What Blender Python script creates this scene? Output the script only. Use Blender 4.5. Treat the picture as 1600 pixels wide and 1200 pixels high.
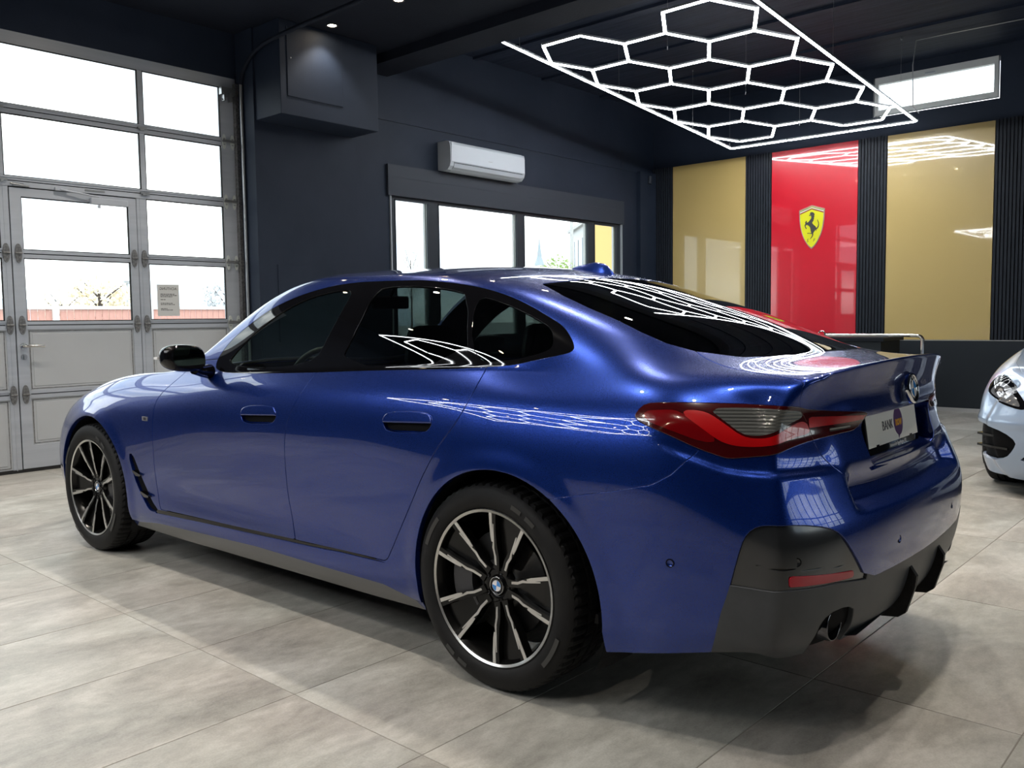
import bpy, bmesh, math, random
import numpy as np
from mathutils import Vector, Matrix

for _o in list(bpy.data.objects): bpy.data.objects.remove(_o)
SC = bpy.context.scene
COL = SC.collection
random.seed(7); rng = np.random.default_rng(7)

# ------------------------------------------------------------------ camera
# world frame = the room: +X along the window wall to the right/away, +Y towards the gate wall, Z up
CAM_H = 1.2053
def _cam_matrix(pitch, roll, yaw):
    f = Vector((0, math.cos(pitch), -math.sin(pitch))); r = Vector((1, 0, 0)); u = r.cross(f)
    c, s = math.cos(roll), math.sin(roll)
    r2 = r * c + u * s; u2 = u * c - r * s
    m = Matrix((r2, u2, -f)).transposed()
    return (Matrix.Rotation(yaw, 3, 'Z') @ m).to_4x4()
cam_data = bpy.data.cameras.new('camera'); cam = bpy.data.objects.new('camera', cam_data); COL.objects.link(cam)
cam_data.sensor_width = 36.0; cam_data.lens = 1366.25 / 1600 * 36.0; cam_data.clip_start = .05; cam_data.clip_end = 800
cam.matrix_world = Matrix.Translation((0, 0, CAM_H)) @ _cam_matrix(math.radians(4.1698), math.radians(-.7245), math.radians(-48.1329))
SC.camera = cam
CAR_LOC = (2.9180, 1.9331, 0.0); CAR_YAW = math.radians(91.478)
# ------------------------------------------------------------------ world, exposure
SKY = 2.9; LED = 26.0
world = bpy.data.worlds.new('sky'); SC.world = world; world.use_nodes = True
def _sky():
    nt = world.node_tree; N = nt.nodes.new; L = nt.links.new; bg = nt.nodes['Background']
    tc = N('ShaderNodeTexCoord'); mp = N('ShaderNodeMapping'); mp.inputs['Scale'].default_value = (1, 1, 2.6); mp.inputs['Location'].default_value = (.3, .1, 0)
    nz = N('ShaderNodeTexNoise'); nz.inputs['Scale'].default_value = 3.2; nz.inputs['Detail'].default_value = 8; nz.inputs['Roughness'].default_value = .58
    L(tc.outputs['Generated'], mp.inputs[0]); L(mp.outputs[0], nz.inputs['Vector'])
    cr = N('ShaderNodeValToRGB'); e = cr.color_ramp.elements
    e[0].position = .36; e[0].color = (.36, .43, .53, 1); e[1].position = .60; e[1].color = (1, 1, 1, 1)
    e2 = cr.color_ramp.elements.new(.48); e2.color = (.52, .56, .60, 1)
    L(nz.outputs['Fac'], cr.inputs[0])
    sx = N('ShaderNodeSeparateXYZ'); L(tc.outputs['Generated'], sx.inputs[0])
    mr = N('ShaderNodeMapRange'); mr.inputs['From Min'].default_value = -.02; mr.inputs['From Max'].default_value = .02; L(sx.outputs['Z'], mr.inputs[0])
    mx = N('ShaderNodeMixRGB'); mx.inputs[1].default_value = (.30, .30, .29, 1); L(mr.outputs[0], mx.inputs[0]); L(cr.outputs[0], mx.inputs[2])
    L(mx.outputs[0], bg.inputs[0]); bg.inputs[1].default_value = SKY

_sky()
SC.view_settings.view_transform = 'Standard'; SC.view_settings.look = 'None'; SC.view_settings.gamma = 1.0; SC.view_settings.use_curve_mapping = False
SC.view_settings.exposure = 0.78
def portal(loc, size, direction):
    l = bpy.data.lights.new('window_portal', 'AREA'); l.shape = 'RECTANGLE'; l.size, l.size_y = size; l.cycles.is_portal = True
    o = bpy.data.objects.new('window_portal', l); COL.objects.link(o); o.location = loc; o.rotation_euler = Vector(direction).to_track_quat('-Z', 'Z').to_euler(); return o
portal((5.7, -5.35, 2.6), (5.3, 2.1), (0, 1, 0))
portal((2.6, 7.95, 2.38), (3.9, 2.4), (0, -1, 0)); portal((8.7, 7.78, 1.78), (4.6, 1.75), (0, -1, 0)); portal((11.95, 3.48, 4.0), (1.4, .6), (-1, 0, 0))
# ------------------------------------------------------------------ helpers
def mat(name, color=(.5, .5, .5), rough=.5, metal=0.0, **kw):
    m = bpy.data.materials.new(name); m.use_nodes = True
    b = m.node_tree.nodes['Principled BSDF']
    b.inputs['Base Color'].default_value = (*color[:3], 1)
    b.inputs['Roughness'].default_value = rough; b.inputs['Metallic'].default_value = metal
    for k, v in kw.items():
        key = {'coat': 'Coat Weight', 'coat_rough': 'Coat Roughness', 'ior': 'IOR', 'trans': 'Transmission Weight', 'spec': 'Specular IOR Level',
               'emit': 'Emission Color', 'emit_s': 'Emission Strength', 'alpha': 'Alpha', 'coat_ior': 'Coat IOR', 'sheen': 'Sheen Weight', 'coat_tint': 'Coat Tint'}[k]
        if k in ('emit', 'coat_tint'): v = (*v[:3], 1)
        b.inputs[key].default_value = v
    return m

def nodes(m): return m.node_tree, m.node_tree.nodes['Principled BSDF']

def add_noise_color(m, c1, c2, scale=5, detail=6, rough=.6, lo=.35, hi=.65, coord='Object', stretch=(1, 1, 1), bump=0, bump_scale=None, rough_var=None):
    nt, b = nodes(m); N = nt.nodes.new; L = nt.links.new
    tc = N('ShaderNodeTexCoord'); mp = N('ShaderNodeMapping'); mp.inputs['Scale'].default_value = stretch
    L(tc.outputs[coord], mp.inputs[0])
    nz = N('ShaderNodeTexNoise'); nz.inputs['Scale'].default_value = scale; nz.inputs['Detail'].default_value = detail; nz.inputs['Roughness'].default_value = rough
    L(mp.outputs[0], nz.inputs['Vector'])
    cr = N('ShaderNodeValToRGB'); cr.color_ramp.elements[0].position = lo; cr.color_ramp.elements[1].position = hi
    cr.color_ramp.elements[0].color = (*c1, 1); cr.color_ramp.elements[1].color = (*c2, 1)
    L(nz.outputs['Fac'], cr.inputs[0]); L(cr.outputs[0], b.inputs['Base Color'])
    if rough_var:
        mr = N('ShaderNodeMapRange'); mr.inputs['To Min'].default_value = rough_var[0]; mr.inputs['To Max'].default_value = rough_var[1]
        L(nz.outputs['Fac'], mr.inputs[0]); L(mr.outputs[0], b.inputs['Roughness'])
    if bump:
        n2 = N('ShaderNodeTexNoise'); n2.inputs['Scale'].default_value = bump_scale or scale * 6; n2.inputs['Detail'].default_value = 4
        L(mp.outputs[0], n2.inputs['Vector'])
        bp = N('ShaderNodeBump'); bp.inputs['Strength'].default_value = bump; bp.inputs['Distance'].default_value = .01
        L(n2.outputs['Fac'], bp.inputs['Height']); L(bp.outputs[0], b.inputs['Normal'])
    return m

def tag(o, label=None, cat=None, group=None, kind=None):
    if label: o['label'] = label
    if cat: o['category'] = cat
    if group: o['group'] = group
    if kind: o['kind'] = kind
    return o

def empty(name, loc=(0, 0, 0), rz=0, parent=None):
    o = bpy.data.objects.new(name, None); COL.objects.link(o)
    o.location = loc; o.rotation_euler = (0, 0, rz); o.empty_display_size = .1
    if parent: o.parent = parent
    return o

class MB:
    """collects shapes into one mesh"""
    def __init__(s): s.v = []; s.f = []; s.m = []; s.sm = []
    def add(s, vs, fs, mi=0, smooth=False):
        o = len(s.v); s.v += [tuple(map(float, p)) for p in vs]
        for f in fs: s.f.append([i + o for i in f]); s.m.append(mi); s.sm.append(smooth)
        return s
    def box(s, a, b, mi=0, bev=0.0):
        x0, y0, z0 = a; x1, y1, z1 = b
        if x0 > x1: x0, x1 = x1, x0
        if y0 > y1: y0, y1 = y1, y0
        if z0 > z1: z0, z1 = z1, z0
        if bev <= 0:
            vs = [(x0, y0, z0), (x1, y0, z0), (x1, y1, z0), (x0, y1, z0), (x0, y0, z1), (x1, y0, z1), (x1, y1, z1), (x0, y1, z1)]
            return s.add(vs, [(0, 3, 2, 1), (4, 5, 6, 7), (0, 1, 5, 4), (1, 2, 6, 5), (2, 3, 7, 6), (3, 0, 4, 7)], mi)
        bm = bmesh.new(); bmesh.ops.create_cube(bm, size=1)
        for v in bm.verts: v.co = Vector(((x0 + x1) / 2 + v.co.x * (x1 - x0), (y0 + y1) / 2 + v.co.y * (y1 - y0), (z0 + z1) / 2 + v.co.z * (z1 - z0)))
        bmesh.ops.bevel(bm, geom=bm.edges[:], offset=bev, segments=2, profile=.5, affect='EDGES', clamp_overlap=True)
        bm.verts.index_update()
        s.add([v.co[:] for v in bm.verts], [[v.index for v in f.verts] for f in bm.faces], mi, False); bm.free(); return s
    def prism(s, pts, axis, a, b, mi=0, smooth=False):
        """2D polygon extruded along axis (0,1,2) from a to b"""
        def P(p, t): return {0: (t, p[0], p[1]), 1: (p[0], t, p[1]), 2: (p[0], p[1], t)}[axis]
        n = len(pts); vs = [P(p, a) for p in pts] + [P(p, b) for p in pts]
        ar = sum(pts[i][0] * pts[(i + 1) % n][1] - pts[(i + 1) % n][0] * pts[i][1] for i in range(n))
        flip = (ar > 0) != (axis == 1); flip = flip if b > a else not flip
        fs = [list(range(n)), [n + i for i in range(n)][::-1]] + [[i, n + i, n + (i + 1) % n, (i + 1) % n] for i in range(n)]
        if not flip: fs = [f[::-1] for f in fs]
        return s.add(vs, fs, mi, smooth)
    def tube(s, pts, r, n=8, mi=0, caps=True, closed=False, smooth=True):
        pts = [Vector(p) for p in pts]; m = len(pts); rings = []
        up = None
        for i, p in enumerate(pts):
            if closed: d = (pts[(i + 1) % m] - pts[i - 1])
            else: d = pts[min(i + 1, m - 1)] - pts[max(i - 1, 0)]
            d.normalize()
            if up is None:
                up = Vector((0, 0, 1)) if abs(d.z) < .9 else Vector((1, 0, 0))
            a = d.cross(up).normalized(); b = a.cross(d).normalized(); up = b
            rr = r[i] if isinstance(r, (list, tuple)) else r
            rings.append([p + a * (math.cos(t) * rr) + b * (math.sin(t) * rr) for t in [2 * math.pi * k / n for k in range(n)]])
        vs = [q for ring in rings for q in ring]; fs = []
        for i in range(m if closed else m - 1):
            j = (i + 1) % m
            for k in range(n): fs.append((i * n + k, i * n + (k + 1) % n, j * n + (k + 1) % n, j * n + k))
        s.add(vs, fs, mi, smooth)
        if caps and not closed:
            s.add(rings[0], [list(range(n))], mi); s.add(rings[-1], [list(range(n))[::-1]], mi)
        return s
    def lathe(s, prof, origin=(0, 0, 0), axis=1, n=48, mi=0, smooth=True, mats=None):
        """profile (radius, along-axis)"""
        vs = []
        for k in range(n):
            t = 2 * math.pi * k / n; c, si = math.cos(t), math.sin(t)
            for r, h in prof:
                p = {0: (h, r * c, r * si), 1: (r * c, h, r * si), 2: (r * c, r * si, h)}[axis]
                vs.append((p[0] + origin[0], p[1] + origin[1], p[2] + origin[2]))
        m = len(prof)
        for i in range(m - 1):
            fs = []
            for k in range(n):
                k2 = (k + 1) % n
                f = [k * m + i, k * m + i + 1, k2 * m + i + 1, k2 * m + i]
                fs.append(f[::-1] if axis == 1 else f)
            if i == 0: s.add(vs, fs, mats[i] if mats else mi, smooth); base = len(s.v) - len(vs)
            else:
                for f in fs: s.f.append([q + base for q in f]); s.m.append(mats[i] if mats else mi); s.sm.append(smooth)
        return s
    def xform(s, M, start=0):
        for i in range(start, len(s.v)): s.v[i] = tuple(M @ Vector(s.v[i]))
        return s
    def mesh(s, name, mats):
        me = bpy.data.meshes.new(name); me.from_pydata(s.v, [], s.f)
        for m in (mats if isinstance(mats, (list, tuple)) else [mats]): me.materials.append(m)
        me.polygons.foreach_set('material_index', s.m); me.polygons.foreach_set('use_smooth', s.sm)
        me.update(); return me
    def build(s, name, mats, parent=None, loc=None, fix=False):
        me = s.mesh(name, mats)
        if fix:
            bm = bmesh.new(); bm.from_mesh(me); bmesh.ops.remove_doubles(bm, verts=bm.verts[:], dist=1e-6); bmesh.ops.recalc_face_normals(bm, faces=bm.faces[:]); bm.to_mesh(me); bm.free()
        o = bpy.data.objects.new(name, me); COL.objects.link(o)
        if parent: o.parent = parent
        if loc is not None: o.location = loc
        return o

def link(name, me, parent=None, loc=None, rot=None):
    o = bpy.data.objects.new(name, me); COL.objects.link(o)
    if parent: o.parent = parent
    if loc is not None: o.location = loc
    if rot is not None: o.rotation_euler = rot
    return o

def text_obj(name, body, size, m, parent, loc, rot, extrude=.0006, align='CENTER', xscale=1.0, shear=0, bold=0):
    cu = bpy.data.curves.new(name, 'FONT'); cu.body = body; cu.size = size; cu.extrude = extrude; cu.align_x = align; cu.align_y = 'CENTER'
    cu.shear = shear; cu.offset = bold; cu.resolution_u = 4
    o = bpy.data.objects.new(name, cu); COL.objects.link(o)
    dg = bpy.context.evaluated_depsgraph_get(); me = bpy.data.meshes.new_from_object(o.evaluated_get(dg)); bpy.data.objects.remove(o)
    me.materials.clear(); me.materials.append(m)
    o = bpy.data.objects.new(name, me); COL.objects.link(o); o.parent = parent; o.location = loc; o.rotation_euler = rot; o.scale = (xscale, 1, 1)
    return o

def smooth_poly(pts, it=2, closed=True):
    pts = [tuple(p) for p in pts]
    for _ in range(it):
        q = []
        n = len(pts)
        rg = range(n) if closed else range(n - 1)
        for i in rg:
            a, b = pts[i], pts[(i + 1) % n]
            q.append(tuple(a[k] * .75 + b[k] * .25 for k in range(len(a)))); q.append(tuple(a[k] * .25 + b[k] * .75 for k in range(len(a))))
        if not closed: q = [pts[0]] + q + [pts[-1]]
        pts = q
    return pts
def sstep(a, b, x): t = np.clip((x - a) / (b - a), 0, 1); return t * t * (3 - 2 * t)
# ------------------------------------------------------------------ materials
def glass_mat(name, tint, ior=1.5, rough=0.0):
    m = bpy.data.materials.new(name); m.use_nodes = True; nt = m.node_tree; nt.nodes.clear(); N = nt.nodes.new; L = nt.links.new
    out = N('ShaderNodeOutputMaterial'); mx = N('ShaderNodeMixShader'); tr = N('ShaderNodeBsdfTransparent'); gl = N('ShaderNodeBsdfGlossy'); fr = N('ShaderNodeFresnel')
    tr.inputs[0].default_value = (*tint, 1); gl.inputs['Roughness'].default_value = rough; gl.inputs['Color'].default_value = (1, 1, 1, 1); fr.inputs['IOR'].default_value = ior
    ge = N('ShaderNodeNewGeometry'); mu = N('ShaderNodeMath'); mu.operation = 'MULTIPLY'; iv = N('ShaderNodeMath'); iv.operation = 'SUBTRACT'; iv.inputs[0].default_value = 1.0
    L(ge.outputs['Backfacing'], iv.inputs[1]); L(fr.outputs[0], mu.inputs[0]); L(iv.outputs[0], mu.inputs[1])
    L(mu.outputs[0], mx.inputs[0]); L(tr.outputs[0], mx.inputs[1]); L(gl.outputs[0], mx.inputs[2]); L(mx.outputs[0], out.inputs[0])
    return m
def paint_mat(name, color, metal=.8, rough=.32, edge=None):
    m = mat(name, color, rough, metal, coat=1.0, coat_rough=.015, coat_ior=1.47)
    nt, b = nodes(m); N = nt.nodes.new; L = nt.links.new
    tc = N('ShaderNodeTexCoord'); vo = N('ShaderNodeTexVoronoi'); vo.inputs['Scale'].default_value = 1400
    L(tc.outputs['Object'], vo.inputs['Vector'])
    mr = N('ShaderNodeMapRange'); mr.inputs['To Min'].default_value = rough - .06; mr.inputs['To Max'].default_value = rough + .08
    L(vo.outputs['Color'], mr.inputs[0]); L(mr.outputs[0], b.inputs['Roughness'])
    return m
M = {}
M['paint'] = paint_mat('blue_metallic_paint', (.0022, .026, .21), .72, .28)
M['paint2'] = paint_mat('silver_blue_paint', (.36, .45, .60), .55, .35)
M['gloss_black'] = mat('gloss_black', (.004, .004, .005), .03, 0, spec=.45)
M['black'] = mat('matt_black', (.006, .006, .007), .7, spec=.08)
M['black_plastic'] = add_noise_color(mat('grained_black_plastic', (.012, .012, .013), .5, spec=.15), (.012, .012, .013), (.018, .018, .019), 40, bump=.15, bump_scale=900)
M['grey_gloss'] = mat('dark_grey_gloss', (.024, .026, .029), .22, .2, coat=.7, coat_rough=.12)
M['grey_plastic'] = add_noise_color(mat('grey_plastic', (.05, .05, .05), .42, 0), (.036, .040, .046), (.046, .050, .056), 12, bump=.1, bump_scale=700)
M['skirt'] = mat('grey_satin_skirt', (.13, .13, .13), .38, .25)
M['side_glass'] = glass_mat('clear_car_glass', (.42, .50, .46), 1.6)
M['dark_glass'] = glass_mat('privacy_car_glass', (.07, .085, .085), 1.62)
M['rear_glass'] = glass_mat('rear_window_glass', (.02, .024, .022), 1.75)
M['screen_glass'] = glass_mat('windscreen_glass', (.5, .58, .54), 1.6)
M['chrome'] = mat('chrome', (.75, .75, .76), .06, 1)
M['dark_chrome'] = mat('dark_chrome', (.12, .12, .13), .12, 1)
M['wheel_black'] = mat('wheel_gloss_black', (.004, .004, .004), .22, 0, spec=.28)
M['machined'] = mat('machined_aluminium', (.60, .59, .57), .28, .85)
M['rubber'] = add_noise_color(mat('tyre_rubber', (.010, .010, .010), .6, spec=.22), (.007, .007, .008), (.013, .013, .013), 6, bump=.1, bump_scale=300)
M['rubber_mark'] = mat('tyre_lettering_rubber', (.030, .030, .029), .4)
M['steel'] = mat('brake_steel', (.10, .10, .10), .35, .8)
M['caliper'] = mat('caliper_dark', (.05, .05, .055), .4, .3)
M['lamp_red'] = mat('tail_lamp_red', (.17, .001, .003), .15, 0, coat=1, coat_rough=.02)
M['lamp_bright'] = mat('tail_lamp_light_band', (.46, .003, .005), .25, 0, coat=1, coat_rough=.02)
M['lamp_dark'] = mat('tail_lamp_smoked_red', (.050, .002, .003), .12, 0, coat=1, coat_rough=.02)
M['lamp_clear'] = mat('tail_lamp_clear_ribbed', (.14, .145, .14), .15, .5, coat=1, coat_rough=.02)
_nt, _b = nodes(M['lamp_clear']); _tc = _nt.nodes.new('ShaderNodeTexCoord'); _sx = _nt.nodes.new('ShaderNodeSeparateXYZ'); _mm = _nt.nodes.new('ShaderNodeMath'); _mm.operation = 'MULTIPLY'; _mm.inputs[1].default_value = 700
_sn = _nt.nodes.new('ShaderNodeMath'); _sn.operation = 'SINE'; _bp = _nt.nodes.new('ShaderNodeBump'); _bp.inputs['Strength'].default_value = .5; _bp.inputs['Distance'].default_value = .003
_nt.links.new(_tc.outputs['Object'], _sx.inputs[0]); _nt.links.new(_sx.outputs['Z'], _mm.inputs[0]); _nt.links.new(_mm.outputs[0], _sn.inputs[0]); _nt.links.new(_sn.outputs[0], _bp.inputs['Height']); _nt.links.new(_bp.outputs[0], _b.inputs['Normal'])
M['reflector'] = mat('red_reflector', (.42, .004, .02), .3, 0, coat=.4, coat_rough=.05)
M['white_print'] = mat('white_print', (.8, .8, .8), .4)
M['plate_white'] = mat('plate_white', (.88, .86, .80), .35)
M['purple'] = mat('purple_print', (.085, .025, .13), .4)
M['orange'] = mat('orange_print', (.85, .42, .03), .4)
M['dark_print'] = mat('dark_print', (.04, .035, .05), .4)
M['bmw_blue'] = mat('badge_blue', (.02, .22, .62), .25, 0, coat=1)
M['bmw_white'] = mat('badge_white', (.8, .8, .8), .25, 0, coat=1)
M['leather'] = mat('black_leather', (.010, .010, .011), .5)
M['trim_grey'] = mat('cabin_trim', (.03, .03, .032), .5)
M['headlamp'] = mat('headlamp_clear', (.22, .23, .25), .12, .5, coat=1, coat_rough=.02)
M['mirror'] = mat('mirror_glass', (.8, .8, .8), .02, 1)
# ------------------------------------------------------------------ car master surface (car frame: x forward from rear axle, y left, z up)
def ilerp(x, tab, c=1):
    xs = [t[0] for t in tab]; ys = [t[c] for t in tab]
    return float(np.interp(x, xs, ys))

def blue_cage():
    XS = [-.86, -.64, -.42, -.18, .06, .3, .6, .9, 1.2, 1.5, 1.76, 2.0, 2.25, 2.52, 2.82, 3.1, 3.34, 3.50]
    # lower rows: z and y tables by x
    ZT = [  # x, r0..r7
        (-.86, .30, .35, .45, .60, .70, .82, .92, .975),
        (-.64, .265, .335, .44, .59, .73, .85, .945, 1.015),
        (-.42, .228, .305, .43, .59, .74, .865, .955, 1.03),
        (.06, .19, .27, .42, .59, .75, .875, .965, 1.045),
        (.6, .18, .26, .42, .59, .75, .87, .955, 1.037),
        (1.2, .18, .26, .42, .59, .75, .86, .94, 1.012),
        (2.0, .18, .26, .41, .57, .73, .84, .91, .972),
        (2.5, .19, .27, .41, .57, .72, .82, .89, .945),
        (2.82, .20, .28, .42, .57, .70, .79, .855, .905),
        (3.1, .20, .28, .41, .54, .66, .745, .805, .848),
        (3.34, .19, .27, .38, .50, .605, .68, .735, .775),
        (3.50, .19, .26, .36, .46, .55, .62, .675, .715)]
    YT = [
        (-.86, .80, .825, .835, .835, .82, .785, .75, .715),
        (-.64, .85, .87, .885, .893, .893, .872, .835, .775),
        (-.42, .875, .895, .908, .914, .915, .893, .855, .795),
        (-.18, .87, .90, .914, .922, .925, .903, .866, .800),
        (.06, .865, .90, .914, .922, .926, .905, .868, .808),
        (.3, .86, .897, .908, .913, .917, .901, .868, .814),
        (.6, .855, .892, .896, .900, .909, .899, .868, .818),
        (1.2, .855, .890, .890, .896, .907, .898, .868, .818),
        (1.76, .855, .89, .892, .898, .908, .896, .862, .808),
        (2.25, .86, .895, .904, .910, .912, .89, .853, .797),
        (2.82, .87, .90, .914, .918, .914, .888, .85, .79),
        (3.1, .86, .885, .90, .905, .898, .87, .83, .765),
        (3.34, .80, .835, .86, .865, .85, .82, .775, .71),
        (3.50, .68, .735, .77, .78, .765, .735, .685, .62)]
    NZ = 8; NR = 13
    P = {}
    for j, x in enumerate(XS):
        for k in range(NZ):
            xx = x
            if j == 0: xx = [-.84, -.865, -.88, -.88, -.87, -.85, -.83, -.815][k]
            if j == 17: xx = [3.42, 3.46, 3.48, 3.48, 3.47, 3.46, 3.45, 3.44][k]
            P[j, k] = (xx, ilerp(x, YT, k + 1), ilerp(x, ZT, k + 1))
    # upper rows 8..12 : (x,y,z)
    U = {
        1: [(-.66, .70, 1.045), (-.69, .60, 1.067), (-.73, .45, 1.078), (-.78, .23, 1.083), (-.80, 0, 1.086)],
        2: [(-.42, .735, 1.082), (-.43, .665, 1.122), (-.46, .55, 1.155), (-.49, .30, 1.184), (-.50, 0, 1.195)],
        3: [(-.18, .748, 1.115), (-.18, .675, 1.19), (-.19, .56, 1.242), (-.21, .30, 1.276), (-.22, 0, 1.287)],
        4: [(.06, .760, 1.155), (.06, .677, 1.268), (.06, .56, 1.318), (.05, .30, 1.353), (.05, 0, 1.366)],
        5: [(.3, .763, 1.185), (.3, .678, 1.322), (.31, .56, 1.368), (.32, .30, 1.404), (.32, 0, 1.414)],
        6: [(.6, .766, 1.198), (.6, .678, 1.353), (.61, .56, 1.395), (.62, .30, 1.427), (.62, 0, 1.434)],
        7: [(.9, .766, 1.197), (.9, .676, 1.359), (.91, .56, 1.402), (.92, .30, 1.434), (.92, 0, 1.441)],
        8: [(1.2, .763, 1.18), (1.19, .673, 1.35), (1.2, .56, 1.405), (1.21, .30, 1.436), (1.22, 0, 1.442)],
        9: [(1.5, .762, 1.155), (1.47, .677, 1.305), (1.45, .55, 1.372), (1.46, .30, 1.412), (1.48, 0, 1.424)],
        10: [(1.76, .770, 1.085), (1.73, .70, 1.198), (1.74, .56, 1.252), (1.78, .30, 1.296), (1.80, 0, 1.31)],
        11: [(2.0, .787, 1.008), (1.97, .735, 1.06), (2.0, .57, 1.085), (2.06, .30, 1.135), (2.09, 0, 1.15)],
        12: [(2.25, .768, .972), (2.23, .70, .985), (2.26, .54, .992), (2.33, .28, 1.0), (2.36, 0, 1.003)],
        13: [(2.53, .745, .955), (2.54, .64, .956), (2.56, .48, .960), (2.6, .25, .978), (2.62, 0, .98)],
        14: [(2.83, .735, .918), (2.85, .62, .918), (2.87, .46, .922), (2.89, .24, .940), (2.9, 0, .94)],
        15: [(3.11, .705, .862), (3.13, .59, .866), (3.15, .43, .872), (3.17, .22, .886), (3.18, 0, .886)],
        16: [(3.35, .64, .797), (3.38, .52, .807), (3.41, .37, .815), (3.43, .19, .825), (3.44, 0, .825)],
    }
    for j, rows in U.items():
        for i, q in enumerate(rows): P[j, 8 + i] = q
    # tail / nose faces
    T = {}; F = {}
    tc = [(-1.0, .27), (-1.05, .345), (-1.078, .46), (-1.085, .60), (-1.06, .70), (-1.005, .83), (-.995, .96), (-1.035, 1.078)]
    fc = [(3.56, .19), (3.64, .27), (3.68, .37), (3.695, .47), (3.69, .56), (3.675, .63), (3.65, .69), (3.60, .745)]
    for k in range(NZ):
        for c in range(1, 6):
            th = math.radians(18 * c)
            for (Dct, cen, j) in ((T, tc, 0), (F, fc, 17)):
                x0, y0, z0 = P[j, k]; xc, zc = cen[k]
                s, co = math.sin(th), math.cos(th)
                ex = .9 if j == 0 else .95
                zz = z0 + (zc - z0) * (s ** .8)
                Dct[c, k] = (x0 + (xc - x0) * s ** ex, y0 * co ** (.85 if j == 0 and k < 4 else 1), zz)
    for c in range(1, 6):
        P[0, 7 + c] = T[c, 7]; P[17, 7 + c] = F[c, 7]
    return XS, P, T, F

def build_cage(tabs, creases=None):
    XS, P, T, F = tabs
    NJ = len(XS); V = []; key = {}
    def vid(p, tag):
        if tag in key: return key[tag]
        key[tag] = len(V); V.append(p); return key[tag]
    def gv(j, k, s):   # side/top grid vertex, s = +-1
        x, y, z = P[j, k]
        if k == 12: return vid((x, 0, z), ('g', j, 12, 0))
        return vid((x, s * y, z), ('g', j, k, s))
    def ev(end, c, k, s):
        j = 0 if end == 'T' else NJ - 1
        D = T if end == 'T' else F
        if c == 0: return gv(j, k, s)
        if k == 7: return gv(j, 7 + c, s)
        x, y, z = D[c, k]
        if c == 5: return vid((x, 0, z), (end, 5, k, 0))
        return vid((x, s * y, z), (end, c, k, s))
    faces = []; cre = {}
    for s in (1, -1):
        for j in range(NJ - 1):
            for k in range(12):
                f = [gv(j, k, s), gv(j, k + 1, s), gv(j + 1, k + 1, s), gv(j + 1, k, s)]
                faces.append(f if s > 0 else f[::-1])
        for end in 'TF':
            for c in range(5):
                for k in range(7):
                    f = [ev(end, c, k, s), ev(end, c + 1, k, s), ev(end, c + 1, k + 1, s), ev(end, c, k + 1, s)]
                    if (end == 'T') == (s > 0): faces.append(f)
                    else: faces.append(f[::-1])
        for j in range(3, 11):
            cre[tuple(sorted((gv(j, 7, s), gv(j + 1, 7, s))))] = .55
        for k in range(7, 12):
            a, b = gv(0, k, s), gv(0, k + 1, s)
            cre[tuple(sorted((a, b)))] = (.0, .45, .8, .85, .85)[k - 7]
    return np.array(V, float), faces, cre, key

def subdivide(V, faces, cre, level):
    me = bpy.data.meshes.new('cage_tmp'); me.from_pydata([tuple(v) for v in V], [], faces)
    me.update()
    at = me.attributes.new('crease_edge', 'FLOAT', 'EDGE')
    for e in me.edges:
        c = cre.get(tuple(sorted(e.vertices)))
        if c: at.data[e.index].value = c
    ob = bpy.data.objects.new('cage_tmp', me); bpy.context.scene.collection.objects.link(ob)
    md = ob.modifiers.new('s', 'SUBSURF'); md.levels = level; md.render_levels = level
    md.boundary_smooth = 'PRESERVE_CORNERS'; md.quality = 5
    dg = bpy.context.evaluated_depsgraph_get(); ev = ob.evaluated_get(dg); m2 = ev.to_mesh()
    n = len(m2.vertices); co = np.empty(n * 3, 'f'); m2.vertices.foreach_get('co', co)
    nf = len(m2.polygons); q = np.empty(nf * 4, 'i'); m2.polygons.foreach_get('vertices', q)
    ev.to_mesh_clear(); bpy.data.objects.remove(ob); bpy.data.meshes.remove(me)
    return co.reshape(-1, 3).astype(float), q.reshape(-1, 4)

def master_surface(tabs, level=4, fit=4):
    V0, faces, cre, key = build_cage(tabs)
    V = V0.copy()
    for _ in range(fit):
        S, _q = subdivide(V, faces, cre, 2)
        V += (V0 - S[:len(V0)]) * .9
    return subdivide(V, faces, cre, level)
# ------------------------------------------------------------------ carving panels out of the master surface
def vnormals(V, Q):
    n = np.zeros_like(V)
    a, b, c, d = V[Q[:, 0]], V[Q[:, 1]], V[Q[:, 2]], V[Q[:, 3]]
    fn = np.cross(c - a, d - b)
    for k in range(4): np.add.at(n, Q[:, k], fn)
    return n / (np.linalg.norm(n, axis=1)[:, None] + 1e-12)

def half(V, Q, N):
    keep = (V[Q][:, :, 1].min(1) > -1e-4)
    q = Q[keep]; T = np.concatenate([q[:, [0, 1, 2]], q[:, [0, 2, 3]]])
    return compact((V, N, T))

def compact(M):
    V, N, T = M
    if len(T) == 0: return (np.zeros((0, 3)), np.zeros((0, 3)), np.zeros((0, 3), int))
    u, inv = np.unique(T, return_inverse=True)
    return V[u].copy(), N[u].copy(), inv.reshape(T.shape)

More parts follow.
